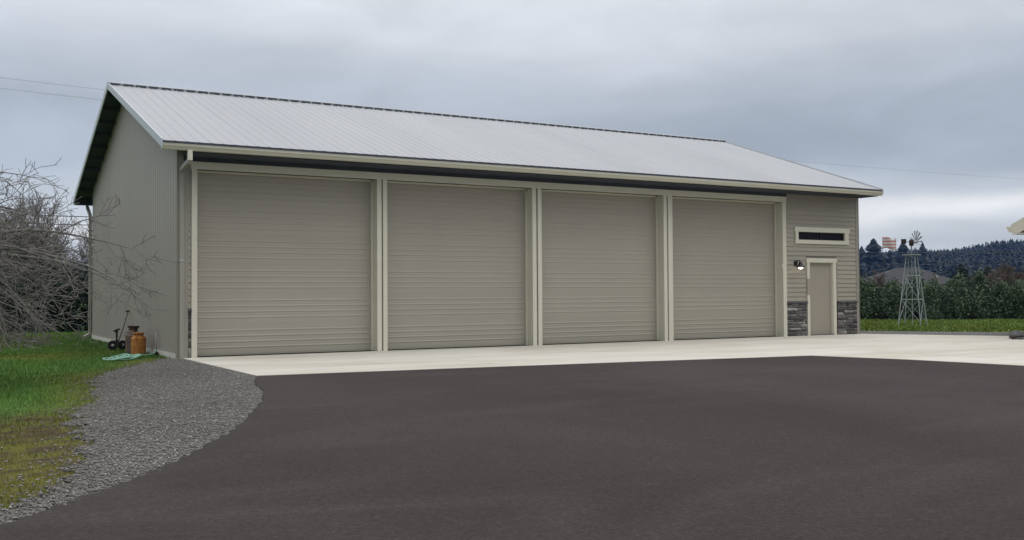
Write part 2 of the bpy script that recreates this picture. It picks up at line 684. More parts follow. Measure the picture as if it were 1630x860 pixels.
def jitter_edge(pts, amp, n=5):
    out = []
    for (a, b) in zip(pts[:-1], pts[1:]):
        for k in range(n):
            t = k / n
            out.append((a[0] + (b[0] - a[0]) * t + random.uniform(-amp, amp), a[1] + (b[1] - a[1]) * t + random.uniform(-amp, amp)))
    return out + [pts[-1]]


# gravel shoulder, asphalt, concrete, each a sheet above the one below
gp = [(.25, .02), (.25, -5.4)] + [(x + .35, y + .1) for x, y in ASPH_EDGE] + jitter_edge(GRASS_EDGE[::-1], .05, 4)
from mathutils.geometry import tessellate_polygon


def sheet(name, poly, z, mat, parent=None, thick=0.0):
    mb = MB()
    n = len(poly)
    tris = tessellate_polygon([[Vector((x, y, 0)) for x, y in poly]])
    mb.add([(x, y, z) for x, y in poly], [])
    for t in tris:
        a, b, c = (Vector((*poly[k], 0)) for k in t)
        mb.f.append(tuple(t) if (b - a).cross(c - a).z > 0 else tuple(t[::-1]))
    if thick:
        mb.add([(x, y, z - thick) for x, y in poly], [])
        for k in range(n):
            mb.f.append((k, (k + 1) % n, n + (k + 1) % n, n + k))
    return build(name, mb, mat, parent)


tag(sheet('gravel_shoulder', gp, -.016, M['gravel'], thick=.03), kind='structure')
gp2 = [(19.3, 12), (19.3, -.05), (21.4, -4.3), (25.2, -3.4), (24.2, -2.1), (23.0, -.6), (21.6, 1.6), (20.6, 4), (20.5, 12)]
tag(sheet('gravel_strip', jitter_edge(gp2, .04, 4), -.014, M['gravel']), kind='structure')
ap = jitter_edge(ASPH_EDGE, .022, 3) + [(-20, -26), (-30, -50), (60, -50), (60, -9), (11.4, -9), (10.6, -5.5), (5, -5)]
tag(sheet('asphalt_drive', ap, -.008, M['asphalt'], thick=.03), kind='structure')

APRON = [(.10, -.02), (.11, -5.17), (3.05, -5.49), (6.56, -5.91), (10.49, -6.47), (11.02, -8.29), (11.25, -10.34), (11.5, -15),
         (40, -15), (40, -9), (21.4, -8.2), (21.4, -3.9), (19.45, -.35), (19.45, -.02)]
apron = tag(sheet('concrete_apron', APRON, -.006, M['joint'], thick=.08), kind='structure')


def clip(poly, ax, v, keep_gt):
    out = []
    n = len(poly)
    for k in range(n):
        a, b = poly[k], poly[(k + 1) % n]
        ia = (a[ax] > v) == keep_gt
        ib = (b[ax] > v) == keep_gt
        if ia:
            out.append(a)
        if ia != ib:
            t = (v - a[ax]) / (b[ax] - a[ax])
            out.append((a[0] + (b[0] - a[0]) * t, a[1] + (b[1] - a[1]) * t))
    return out


xs = [-1, 4.33, 8.37, 12.33, 16.4, 20.4, 41]
for a, b in zip(xs[:-1], xs[1:]):
    for c, d in ((-3.0, 1), (-6.9, -3.0), (-11, -6.9), (-16, -11)):
        p = clip(clip(clip(clip(APRON, 0, a + .005, True), 0, b - .005, False), 1, c + .005, True), 1, d - .005, False)
        if len(p) > 2 and abs(sum(p[k][0] * p[(k + 1) % len(p)][1] - p[(k + 1) % len(p)][0] * p[k][1] for k in range(len(p)))) > .2:
            sheet('slab', p, 0.0, M['concrete'], apron, .005)

# ------------------------------------------------------------------ the garage building
L, Wd = 19.368, 11.766
EY, EZ, RZ = -.803, 4.147, 6.451           # roof edge and ridge
RY = Wd / 2
SL = (RZ - EZ) / (RY - EY)
XL, XR = -.4355, 19.482
OPEN = [(.389, 4.216), (4.452, 8.170), (8.424, 12.115), (12.403, 16.306)]
HB, HT = 3.735, 3.862
barn = tag(empty('garage_building'), 'long taupe four-bay garage with grey metal roof and stone wainscot', 'building')


def roofz(y):
    return EZ + SL * (min(y, Wd - y) - EY)


# front wall core with its openings
mb = MB()
yb0, yb1 = .03, .16
mb.box(.02, .36, yb0, yb1, -.02, 4.3)
for a, b in ((4.216, 4.452), (8.170, 8.424), (12.115, 12.403)):
    mb.box(a + .02, b - .02, yb0, yb1, -.02, HB)
mb.box(.36, 16.33, yb0, yb1, HB, 4.3)
mb.box(16.33, 17.33, yb0, yb1, -.02, 2.08)
mb.box(18.27, L - .02, yb0, yb1, -.02, 2.08)
mb.box(16.33, L - .02, yb0, yb1, 2.08, 2.71)
mb.box(16.33, 16.91, yb0, yb1, 2.71, 2.92)
mb.box(18.78, L - .02, yb0, yb1, 2.71, 2.92)
mb.box(16.33, L - .02, yb0, yb1, 2.92, 4.3)
fwall = build('front_wall', mb, M['taupe_wall'], barn)
# lapped siding boards
EXP = .128
bd = MB()
bd.prism_x([(.028, 0), (-.002, 0), (-.004, .005), (.014, EXP + .012), (.028, EXP + .012)], 0, 1)
bmesh_board = bd.mesh('siding_board')
bmesh_board.materials.append(M['taupe_siding'])


def board(x0, x1, z):
    o = link('siding_board', bmesh_board, None, fwall)
    o.location = (x0, random.uniform(-.0015, .0015), z)
    o.scale = (x1 - x0, 1, 1)


z = .97
while z < 4.28:
    spans = [(16.44, 19.255)]

    def cut(a, b, z0, z1):
        global spans
        if z + EXP * .6 > z0 and z + EXP * .4 < z1:
            out = []
            for s0, s1 in spans:
                if a > s0:
                    out.append((s0, min(a, s1)))
                if b < s1:
                    out.append((max(b, s0), s1))
            spans = [s for s in out if s[1] - s[0] > .02]
    cut(16.77, 18.96, 2.60, 3.05)
    cut(17.23, 18.45, 0, 2.19)
    for s0, s1 in spans:
        board(s0 + .002, s1 - .002, z)
    board(.225, .278, z)
    if z > HT - .05:
        for s0, s1 in ((.28, 5.2), (5.203, 10.1), (10.103, 15.0), (15.003, 16.44)):
            board(s0, s1, z)
    z += EXP

# stone wainscot
rock_meshes = []
for k in range(7):
    g = np.random.default_rng(100 + k)
    nx_, nz_ = 4, 3
    vs, fs = [], []
    for a in range(nx_ + 1):
        for b in range(nz_ + 1):
            ed = a in (0, nx_) or b in (0, nz_)
            vs.append((a / nx_ + (0 if a in (0, nx_) else g.uniform(-.06, .06)), (-.55 if ed else -1) + g.uniform(-.3, .3),
                       b / nz_ + g.uniform(-.07, .07) * (1 if b in (0, nz_) else .5)))
    n0 = len(vs)
    for a in range(nx_):
        for b in range(nz_):
            i0 = a * (nz_ + 1) + b
            fs.append((i0, i0 + nz_ + 1, i0 + nz_ + 2, i0 + 1))
    bord = [a * (nz_ + 1) for a in range(nx_ + 1)] + [nx_ * (nz_ + 1) + b for b in range(1, nz_ + 1)] + \
           [a * (nz_ + 1) + nz_ for a in range(nx_ - 1, -1, -1)] + [b for b in range(nz_ - 1, 0, -1)]
    for i0 in bord:
        vs.append((vs[i0][0], .3, vs[i0][2]))
    for t in range(len(bord)):
        fs.append((bord[(t + 1) % len(bord)], bord[t], n0 + t, n0 + (t + 1) % len(bord)))
    mm = MB().add(vs, fs).mesh('stone')
    mm.materials.append(M['stone'])
    rock_meshes.append(mm)


def wainscot(x0, x1):
    back = build('stone_wainscot', MB().box(x0, x1, -.004, .029, -.02, .915), M['mortar'], barn)
    z = .005
    while z < .90:
        h = min(random.uniform(.045, .105), .912 - z)
        if h < .03:
            break
        x = x0 + .003
        while x < x1 - .02:
            w = random.uniform(.13, .42)
            if x1 - x - w < .08:
                w = x1 - x - .003
            w = min(w, x1 - x - .003)
            o = link('stone', random.choice(rock_meshes), None, back)
            o.location = (x, .0, z)
            o.scale = (w - .007, random.uniform(.018, .042), h - .007)
            x += w
        z += h
    lp = [(.02, .912), (-.058, .912), (-.064, .93), (-.058, .955), (.02, .968)]
    build('ledge_cap', MB().prism_x(lp, x0, x1), M['ledge'], back)


wainscot(16.442, 17.225)
wainscot(18.452, 19.255)
wainscot(.222, .279)

# corner boards
build('corner_trim', MB().box(.0, .222, -.004, .03, -.02, 4.25), M['taupe_trim'], barn)
build('corner_trim', MB().box(19.258, L + .005, -.006, .03, -.02, 4.25).box(L - .01, L + .02, -.006, .1, -.02, 4.25), M['taupe_trim'], barn)

# overhead doors, cream casings
for k, (a, b) in enumerate(OPEN):
    d = build('garage_door', MB().box(a - .05, b + .05, .315, .345, .0, HB + .05), M['taupe_wall'], barn)
    tag(d, ('leftmost overhead door, the widest in view', 'second overhead door from the left', 'third overhead door from the left',
            'rightmost overhead door beside the entry door')[k])
    H0, S = .035, .61
    prof = []
    for g in (.130, .245, .360, .475):
        prof += [(.0, g - .015), (-.007, g - .010), (-.008, g - .002), (-.004, g + .015), (.0, g + .020), ]
    prof = [(.028, .001), (.0, .001)] + prof + [(.0, S - .001), (.028, S - .001)]
    sm = MB().prism_x(prof, a - .03, b + .03).mesh('door_section')
    sm.materials.append(M['taupe_door'])
    for s in range(6):
        o = link('door_section', sm, None, d)
        o.location = (0, .286 + random.uniform(-.001, .001), H0 + s * S)
    build('bottom_seal', MB().box(a - .02, b + .02, .288, .312, .004, H0 + .002), M['taupe_trim'], d)
    # jambs and stops behind the casing
    build('jamb', MB().box(a - .02, a - .002, .021, .30, 0, HB), M['cream'], barn)
    build('jamb', MB().box(b + .002, b + .02, .021, .30, 0, HB).box(b - .035, b + .002, .235, .275, 0, HB), M['cream'], barn)
    build('head_jamb', MB().box(a - .02, b + .02, .021, .30, HB - .0, HB + .018).box(a, b, .235, .275, HB - .035, HB - .001), M['cream'], barn)
for a, b in ((.280, .389), (4.216, 4.319), (4.355, 4.452), (8.170, 8.275), (8.319, 8.424), (12.115, 12.218), (12.262, 12.403), (16.306, 16.438)):
    build('door_casing', MB().box(a, b, -.024, .029, .0, HB), M['cream'], barn)
build('header_trim', MB().box(.262, 16.452, -.030, .028, HB, HT).box(.255, 16.46, -.038, .028, HT, HT + .02), M['cream'], barn)
build('door_sensor', MB().box(16.255, 16.295, -.03, .02, 1.9, 2.02).box(16.262, 16.288, -.045, -.03, 1.92, 2.0), M['cream'], barn)

# entry door
dr = build('entry_door', MB().box(17.352, 18.246, .062, .105, .018, 2.045), M['entry_door'], barn)
build('frame', MB().box(17.325, 17.349, -.0, .12, 0, 2.07).box(18.249, 18.273, -.0, .12, 0, 2.07).box(17.349, 18.249, -.0, .12, 2.048, 2.07), M['cream'], dr)
build('casing', MB().box(17.232, 17.330, -.03, .029, 0, 1.14), M['cream'], dr)
build('casing', MB().box(17.232, 17.330, -.03, .029, 1.60, 2.068), M['cream'], dr)
tag(build('casing', MB().box(17.236, 17.328, -.026, .029, 1.14, 1.60), M['entry_door'], dr), 'taupe section of the left casing')
build('casing', MB().box(18.268, 18.392, -.03, .029, 0, 2.068), M['cream'], dr)
build('head_casing', MB().box(17.205, 18.425, -.036, .029, 2.068, 2.185), M['cream'], dr)
build('threshold', MB().box(17.33, 18.27, -.05, .1, .001, .017), M['ledge'], dr)
for z in (.25, 1.02, 1.8):
    build('hinge', MB().box(18.236, 18.256, .050, .0625, z, z + .1), M['steel'], dr)

# transom window
wn = build('window', MB().box(16.91, 18.78, .06, .066, 2.71, 2.92), M['glass'], barn)
build('frame', MB().box(16.80, 16.91, -.03, .06, 2.70, 2.93).box(18.78, 18.93, -.03, .06, 2.70, 2.93), M['cream'], wn)
build('head_casing', MB().box(16.765, 18.965, -.036, .06, 2.93, 3.06), M['cream'], wn)
build('sill', MB().box(16.79, 18.94, -.034, .06, 2.592, 2.70), M['cream'], wn)
build('mullion', MB().box(17.83, 17.86, .035, .0595, 2.70, 2.93), M['black_metal'], wn)

# end walls in ribbed metal
RIB = .2286


def end_wall(x, sgn):
    prof = [(0, -.02), (Wd, -.02), (Wd, roofz(Wd) - .06), (RY, RZ - .08), (0, roofz(0) - .06)]
    xa, xb = (x + .004, x + .08) if sgn < 0 else (x - .08, x - .004)
    core = build('end_wall', MB().prism_x(prof, xa, xb), M['taupe_wall'], barn)
    n = 13
    w = Wd / n
    for k in range(n):
        y0 = k * w
        ribs = []
        for t in range(4):
            c = (t + .5) * w / 4
            ribs += [(c - .040, .0), (c - .018, .008), (c + .018, .008), (c + .040, .0)]
        ys = [(0, 0)] + ribs + [(w, 0)]
        mb = MB()
        vs = []
        for yy, h in ys:
            vs.append((x + sgn * (h + .002), y0 + yy, .125))
            vs.append((x + sgn * (h + .002), y0 + yy, roofz(y0 + yy) - .055))
        if y0 < RY < y0 + w:
            pass
        fs = [(2 * t, 2 * t + 2, 2 * t + 3, 2 * t + 1) if sgn > 0 else (2 * t, 2 * t + 1, 2 * t + 3, 2 * t + 2) for t in range(len(ys) - 1)]
        build('wall_panel', mb.add(vs, fs), M['taupe_metal'], core)
    build('base_trim', MB().box(min(x, x + sgn * .028), max(x, x + sgn * .028), .02, Wd - .02, .106, .13), M['taupe_trim'], core)


end_wall(0, -1)
end_wall(L, 1)
build('back_wall', MB().box(.02, L - .02, Wd - .1, Wd, -.02, 4.3), M['taupe_wall'], barn)
build('foundation', MB().box(-.02, .05, .03, Wd - .03, -.08, .105), M['foundation'], barn)

# roof
AN = math.atan(SL)
SLEN = math.hypot(RY - EY, RZ - EZ)
rf = MB()
for s in (0, 1):
    def Y(y):
        return y if s == 0 else Wd - y
    for a in (0,):
        vs = [(x, Y(y), z - d) for d in (.022, .05) for x in (XL + .02, XR - .02) for y, z in ((EY + .03, EZ + .01), (RY, RZ))]
        rf.add(vs, [(0, 2, 3, 1), (4, 5, 7, 6), (0, 1, 5, 4), (2, 6, 7, 3), (0, 4, 6, 2), (1, 3, 7, 5)])
roof = build('roof', rf, M['dark'], barn)
npan = 22
pw = (XR - XL) / npan
prof = []
for t in range(4):
    c = t * pw / 4
    prof += [(c + .002, .012), (c + .022, .012), (c + .042, 0), (c + pw / 8 + .016 - .012, .0), (c + pw / 8 + .016, .0015), (c + pw / 8 + .016 + .012, 0), (c + pw / 4 - .018, 0)]
prof += [(pw - .0, .012)]
pv = [(x, 0, z) for x, z in prof] + [(x, SLEN - .02, z) for x, z in prof]
n = len(prof)
pm = MB().add(pv, [(t, t + 1, n + t + 1, n + t) for t in range(n - 1)]).mesh('roof_panel')
pm.materials.append(M['roof'])
for s in (0, 1):
    for k in range(npan):
        o = link('roof_panel', pm, None, roof)
        if s == 0:
            o.location = (XL + k * pw, EY, EZ)
            o.rotation_euler = (AN, 0, 0)
        else:
            o.location = (XL + (k + 1) * pw, Wd - EY, EZ)
            o.rotation_euler = (AN, 0, math.pi)
# dark closure under the sheet ends and below the ridge cap
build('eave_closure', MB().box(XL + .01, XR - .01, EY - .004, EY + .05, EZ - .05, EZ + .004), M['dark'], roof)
cb, cl_ = MB(), MB()
cl_.prism_x([(RY - .145, roofz(RY - .145) + .004), (RY - .145, roofz(RY - .145) + .060), (RY - .10, roofz(RY - .1) + .048), (RY - .10, roofz(RY - .1) + .004)], XL + .02, XR - .02)
for k in range(npan * 3):
    x = XL + (k + .5) * pw / 3
    cb.prism_x([(RY - .158, roofz(RY - .158) + .002), (RY - .158, roofz(RY - .158) + .052), (RY - .146, roofz(RY - .146) + .05), (RY - .146, roofz(RY - .146) + .002)], x - pw * .128, x + pw * .128)
build('ridge_closure', cb, M['dark'], roof)
build('ridge_filler', cl_, M['roof'], roof)
rc = MB()
hz = RZ + .048
rc.add([(x, y, z) for x in (XL - .01, XR + .01) for y, z in ((RY - .135, hz - .135 * SL + .008), (RY, hz + .008), (RY + .135, hz - .135 * SL + .008),
                                                          (RY + .135, hz - .135 * SL), (RY, hz), (RY - .135, hz - .135 * SL))],
       [(0, 6, 7, 1), (1, 7, 8, 2), (2, 8, 9, 3), (3, 9, 10, 4), (4, 10, 11, 5), (5, 11, 6, 0), (0, 1, 4, 5), (1, 2, 3, 4), (6, 11, 10, 7), (7, 10, 9, 8)])
build('ridge_cap', rc, M['roof'], roof)
for x0, x1 in ((XL - .014, XL + .012), (XR - .012, XR + .014)):
    for s in (0, 1):
        mb = MB()
        ys = [(EY - .01, 0), (RY, 0)]
        vs = []
        for xx in (x0, x1):
            for dz in (-.125, .035):
                for y in (EY - .006, RY - .001):
                    yy = y if s == 0 else Wd - y
                    vs.append((xx, yy, EZ + SL * (y - EY) + dz))
        mb.add(vs, [(0, 1, 3, 2), (4, 6, 7, 5), (0, 4, 5, 1), (2, 3, 7, 6), (0, 2, 6, 4), (1, 5, 7, 3)])
        build('rake_trim', mb, M['rake'], roof)
# purlins carrying the gable overhangs
for s in (0, 1):
    for k in range(10):
        y = EY + .25 + k * .68
        z = EZ + SL * (y - EY) - .05
        yy = y if s == 0 else Wd - y
        for xa, xb in ((XL + .03, .06), (L - .06, XR - .03)):
            build('purlin', MB().box(xa, xb, yy - .02, yy + .02, z - .1, z - .002), M['timber'], roof)

# gutters and downspouts
GT = EZ - .046
kp = [(0, 0), (-.055, 0), (-.075, .013), (-.085, .036), (-.105, .060), (-.118, .075), (-.118, .104), (-.128, .106), (-.128, .112), (-.104, .112), (-.104, .106), (-.01, .106), (0, .112)]
for s in (0, 1):
    y0 = -.70 if s == 0 else Wd + .70
    mb = MB()
    mb.prism_x([(y0 + (y if s == 0 else -y), GT - .112 + z) for y, z in kp], XL + .006, XR + .015)
    build('gutter', mb, M['cream'], barn)
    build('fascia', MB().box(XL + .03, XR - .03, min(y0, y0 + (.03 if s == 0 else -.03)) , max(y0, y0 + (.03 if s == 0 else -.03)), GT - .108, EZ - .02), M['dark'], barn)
dsp = build('downspout', MB().box(.045, .118, -.085, -.008, -.03, 3.72), M['taupe_trim'], barn)
build('outlet', MB().box(.04, .125, -.80, -.72, GT - .30, GT - .10), M['cream'], dsp)
build('elbow', MB().bar((.082, -.765, GT - .30), (.082, -.045, 3.70), .08, .08), M['taupe_trim'], dsp)
build('strap', MB().box(.035, .128, -.09, -.006, 1.9, 1.93), M['steel'], dsp)
dsp = build('downspout', MB().box(-.10, -.02, Wd + .02, Wd + .10, .08, 3.66), M['taupe_trim'], barn)
build('elbow', MB().bar((-.06, Wd + .76, GT - .15), (-.06, Wd + .06, 3.64), .08, .08), M['taupe_trim'], dsp)
build('elbow', MB().bar((-.06, Wd + .06, .10), (-.22, Wd - .1, .03), .08, .08), M['taupe_trim'], dsp)

build('soffit', MB().box(.135, XR - .04, -.668, -.0295, 3.972, 3.99).box(.135, 16.46, -.029, -.0065, 3.885, 3.99).box(16.46, XR - .04, -.029, -.0065, 3.975, 3.99), M['dark'], barn)  # soffit, plus a dark wall strip above the header that paints in eave shade
# wall lamp by the entry door
lx, lz = 16.80, 2.02
lamp = tag(empty('wall_lamp', (lx, -.005, lz + .02)), 'black outdoor wall lamp with lit bulb left of the entry door', 'lamp')
pl = MB()
pl.lathe([(.0, 0), (.062, 0), (.062, .012), (.045, .02), (0, .02)], 16)
o = build('back_plate', pl, M['black_metal'], lamp, True)
o.rotation_euler = (R(90), 0, 0)
build('arm', MB().tube([(0, -.015, 0), (0, -.07, .055), (0, -.13, .055), (.0, -.165, .0)], .014, 8), M['black_metal'], lamp, True)
build('shade', MB().lathe([(.035, .0), (.042, -.02), (.05, -.055), (.105, -.13), (.11, -.14), (.10, -.14), (.045, -.058), (.035, -.03), (.0, -.03)][::-1], 20, (0, -.165, .03)), M['black_metal'], lamp, True)
build('bulb', MB().lathe([(.0, -.15), (.03, -.147), (.05, -.13), (.062, -.10), (.055, -.07), (.03, -.05), (.0, -.045)], 16, (0, -.165, .0)), M['bulb'], lamp, True)

lamp.scale = (1.15, 1.15, 1.15)

# ------------------------------------------------------------------ things by the end wall
def rusty(name, a, b, rough=.75):
    m = Mt(name, rough, 0, .3)
    f = m.noise(9, 6, .65, 'Object')
    m.col(m.ramp(f, [(.3, a), (.7, b)]))
    m.bump(f, .01, .4)
    return m.m


M['rust_orange'] = rusty('orange_rusted_milk_can', (.20, .075, .02), (.45, .20, .045))
M['rust_brown'] = rusty('brown_rusted_milk_can', (.075, .052, .042), (.15, .11, .09))
M['rust_dark'] = rusty('dark_rusted_lid', (.03, .018, .015), (.07, .036, .028))
M['iron'] = rusty('dark_old_iron', (.014, .012, .011), (.038, .030, .026))
M['old_wood'] = rusty('old_grey_handle_wood', (.06, .05, .042), (.10, .085, .07))
M['hose'] = painted('pale_green_hose', (.20, .36, .27), .5, .15, 5)

can = tag(empty('milk_can', (-.31, 2.32, -.03)), 'squat orange rusted milk can nearest the garage corner', 'milk can', 'old milk cans by the end wall')
build('body', MB().lathe([(.0, 0), (.142, 0), (.150, .012), (.148, .03), (.153, .12), (.153, .30), (.150, .325), (.155, .335), (.150, .345), (.128, .38), (.105, .405), (.098, .42)], 28), M['rust_orange'], can, True)
build('rim', MB().lathe([(.098, .42), (.102, .44), (.125, .452), (.128, .463), (.120, .470), (.09, .468), (.0, .462)], 28), M['rust_orange'], can, True)
for s in (-1, 1):
    build('handle', MB().tube([(s * .148, 0, .33), (s * .185, 0, .35), (s * .185, 0, .40), (s * .12, 0, .425)], .008, 6), M['rust_orange'], can, True)
can.rotation_euler = (0, 0, R(65))
can = tag(empty('milk_can', (-.36, 2.80, -.03)), 'taller brown rusted milk can with dark mushroom lid, behind the orange can', 'milk can', 'old milk cans by the end wall')
build('body', MB().lathe([(.0, 0), (.130, 0), (.138, .012), (.136, .03), (.140, .12), (.140, .36), (.145, .375), (.138, .39), (.112, .425), (.092, .45), (.088, .51)], 28), M['rust_brown'], can, True)
lid = build('lid', MB().lathe([(.090, .50), (.098, .512), (.092, .53), (.092, .555), (.12, .572), (.128, .60), (.118, .605), (.10, .575), (.0, .57)], 28), M['rust_dark'], can, True)
lid.rotation_euler = (0, R(3), 0)
for s in (-1, 1):
    build('handle', MB().tube([(s * .135, 0, .38), (s * .175, 0, .40), (s * .175, 0, .45), (s * .105, 0, .475)], .008, 6), M['rust_brown'], can, True)
can.rotation_euler = (0, 0, R(20))

cu = tag(empty('wheeled_cultivator', (-.45, 4.15, -.03)), 'dark rusty old wheeled garden implement with a long handle leaning on the end wall', 'garden implement')
for x, y, r_ in ((-.12, -.08, .105), (.12, .10, .10)):
    wh = MB()
    ring = [(x + r_ * .86 * math.cos(t * math.pi / 9), y, .03 + r_ + r_ * .86 * math.sin(t * math.pi / 9)) for t in range(19)]
    wh.tube(ring, .024, 6, False)
    for t in range(5):
        q = t * 2 * math.pi / 5
        wh.bar((x, y, .03 + r_), (x + r_ * .9 * math.cos(q), y, .03 + r_ + r_ * .9 * math.sin(q)), .016)
    wh.tube([(x, y - .008, .03 + r_), (x, y + .008, .03 + r_)], r_ * .8, 16)
    w_ = build('wheel', wh, M['iron'], cu, True)
    build('hub', MB().tube([(x, y - .06, .03 + r_), (x, y + .06, .03 + r_)], .034, 10), M['steel'], w_, True)
build('frame', MB().bar((-.13, -.08, .15), (.13, .08, .15), .05, .05).bar((-.02, .0, .13), (-.02, .02, .24), .10, .08).bar((-.02, -.14, .13), (-.02, .30, .12), .035, .035), M['iron'], cu)
build('post', MB().bar((-.02, -.0, .12), (-.03, -.05, .46), .042, .036), M['iron'], cu)
build('crossbar', MB().bar((-.10, -.10, .455), (.04, .0, .50), .028, .03).bar((-.03, -.05, .42), (-.03, -.05, .50), .05), M['iron'], cu)
build('handle', MB().tube([(-.0, .06, .14), (.2, .55, .50), (.405, 1.12, .885)], [.017, .015, .014], 8), M['old_wood'], cu, True)
build('grip', MB().bar((.36, 1.08, .885), (.43, 1.20, .895), .035), M['iron'], cu)
for k in range(3):
    y = .08 + k * .09
    build('tine', MB().tube([(-.02, y, .1), (-.04, y + .03, .04), (-.05, y - .01, .0)], [.011, .01, .004], 5), M['iron'], cu)

# garden hose lying in flattened loops
hp = []
for t in range(420):
    a = t / 420 * 2 * math.pi * 5.5
    k = t / 420
    rr = .95 + .42 * math.sin(a * .37 + 1) + .2 * math.sin(a * 1.73)
    u_ = .40 * rr * math.cos(a) + .14 * math.sin(a * .23)
    v_ = .17 * rr * math.sin(a) + .05 * math.sin(a * .51)
    th = R(50)
    hp.append((-.90 + u_ * math.cos(th) - v_ * math.sin(th), .30 + u_ * math.sin(th) + v_ * math.cos(th), -.005 + .035 * k + .03 * abs(math.sin(a * 1.3 + k * 9)) + .03 * math.exp(-((u_ - .25) / .15) ** 2)))
hp += [(-.45, .95, .03), (-.30, 1.15, .02), (-.15, 1.42, .04), (-.085, 1.55, .10)]
hose = build('garden_hose', MB().tube(hp, .0155, 6), M['hose'], None, True)
tag(hose, 'pale green garden hose lying in loops on the grass', 'hose')
sp = tag(empty('standpipe', (-.075, 1.62, -.03)), 'thin grey standpipe rising beside the ribbed end wall', 'pipe')
build('pipe', MB().tube([(0, 0, 0), (0, 0, .53)], .016, 8), M['taupe_trim'], sp, True)
build('valve', MB().lathe([(.0, 0), (.045, 0), (.05, .03), (.04, .07), (.02, .085), (0, .085)], 10).tube([(0, 0, .06), (-.02, -.10, .06)], .02, 6), M['iron'], sp, True)
build('cap', MB().lathe([(0, .52), (.021, .52), (.021, .55), (.0, .555)], 8), M['steel'], sp, True)

# ------------------------------------------------------------------ bare trees
def grow(p, d, length, nseg, droop, wander, rg, zmin=.55):
    pts = [Vector(p)]
    d = Vector(d).normalized()
    st = length / nseg
    for k in range(nseg):
        d = (d + Vector((rg.uniform(-1, 1), rg.uniform(-1, 1), rg.uniform(-1, 1))) * wander + Vector((0, 0, -droop))).normalized()
        q_ = pts[-1] + d * st
        if q_.z < zmin and len(pts) > 1:
            break
        pts.append(q_)
    return pts


def side_dir(d, rg, ang, upb=0.0):
    d = Vector(d).normalized()
    r_ = Vector((rg.uniform(-1, 1), rg.uniform(-1, 1), rg.uniform(-1, 1) + upb))
    r_ = (r_ - d * r_.dot(d)).normalized()
    return d * math.cos(ang) + r_ * math.sin(ang)


def branchy(mb, pts, r0, r1, level, rg, cfg):
    n = len(pts) - 1
    mb.tube(pts, [r0 + (r1 - r0) * k / n for k in range(n + 1)], (7, 5, 4, 3)[min(level, 3)], level < 2)
    if level >= cfg['levels']:
        return
    cnt = cfg['count'][level]
    ln = cfg['len'][level]
    for c in range(cnt):
        t = rg.uniform(cfg.get('start', .15), 1.0)
        k = min(int(t * n), n - 1)
        p = pts[k].lerp(pts[k + 1], t * n - k)
        d = pts[k + 1] - pts[k]
        nd = side_dir(d, rg, rg.uniform(.45, 1.1), cfg['up'][level])
        l_ = ln * rg.uniform(.5, 1.15) * (1.15 - .45 * t)
        rr = max((r0 + (r1 - r0) * t) * .55, cfg['rmin'])
        branchy(mb, grow(p, nd, l_, cfg['seg'][level], cfg['droop'][level], cfg['wander'], rg), min(rr, cfg['rmax'][level]), cfg['rmin'], level + 1, rg, cfg)


def bare_tree(name, base, trunk_h, limbs, cfg, mat, label, cat='tree', group=None, seed=1, trunk_r=.14):
    rg = random.Random(seed)
    root = tag(empty(name, base), label, cat, group)
    tp = [Vector((0, 0, -.1)), Vector((.03, .02, trunk_h * .35)), Vector((-.02, .04, trunk_h * .7)), Vector((.02, 0, trunk_h))]
    build('trunk', MB().tube(tp, [trunk_r * 1.35, trunk_r, trunk_r * .9, trunk_r * .8], 10), mat, root, True)
    mb = MB()
    for az, el, ln, dr in limbs:
        d = Vector((math.cos(az) * math.cos(el), math.sin(az) * math.cos(el), math.sin(el)))
        s = Vector((0, 0, trunk_h * rg.uniform(.78, .98)))
        pts = grow(s, d, ln, 12, dr, cfg['wander'] * .8, rg)
        branchy(mb, pts, trunk_r * rg.uniform(.28, .42), cfg['rmin'] * 1.2, 0, rg, cfg)
    build('crown', mb, mat, root)
    return root


rg = random.Random(5)
limbs = []
for k in range(46):
    limbs.append((R(rg.uniform(-38, 48)), R(rg.uniform(8, 60)), rg.uniform(2.7, 3.6), rg.uniform(.085, .16)))
limbs += [(R(-9), R(34), 4.3, .085), (R(-13), R(28), 4.2, .08), (R(-3), R(24), 3.9, .07)]
for k in range(9):
    limbs.append((R(rg.uniform(70, 290)), R(rg.uniform(20, 60)), rg.uniform(2.5, 3.6), rg.uniform(.1, .2)))
cfgA = dict(levels=3, count=(8, 5, 3), len=(.95, .50, .22), seg=(7, 5, 3), droop=(.07, .03, .0), up=(.1, .2, .3), wander=.17, rmin=.0038, rmax=(.014, .008, .0055))
bare_tree('bare_fruit_tree', (-5.55, -4.6, -.03), 1.5, limbs, cfgA, M['bark'], 'leafless drooping fruit tree reaching in front of the end wall', 'tree', None, 3, .14)

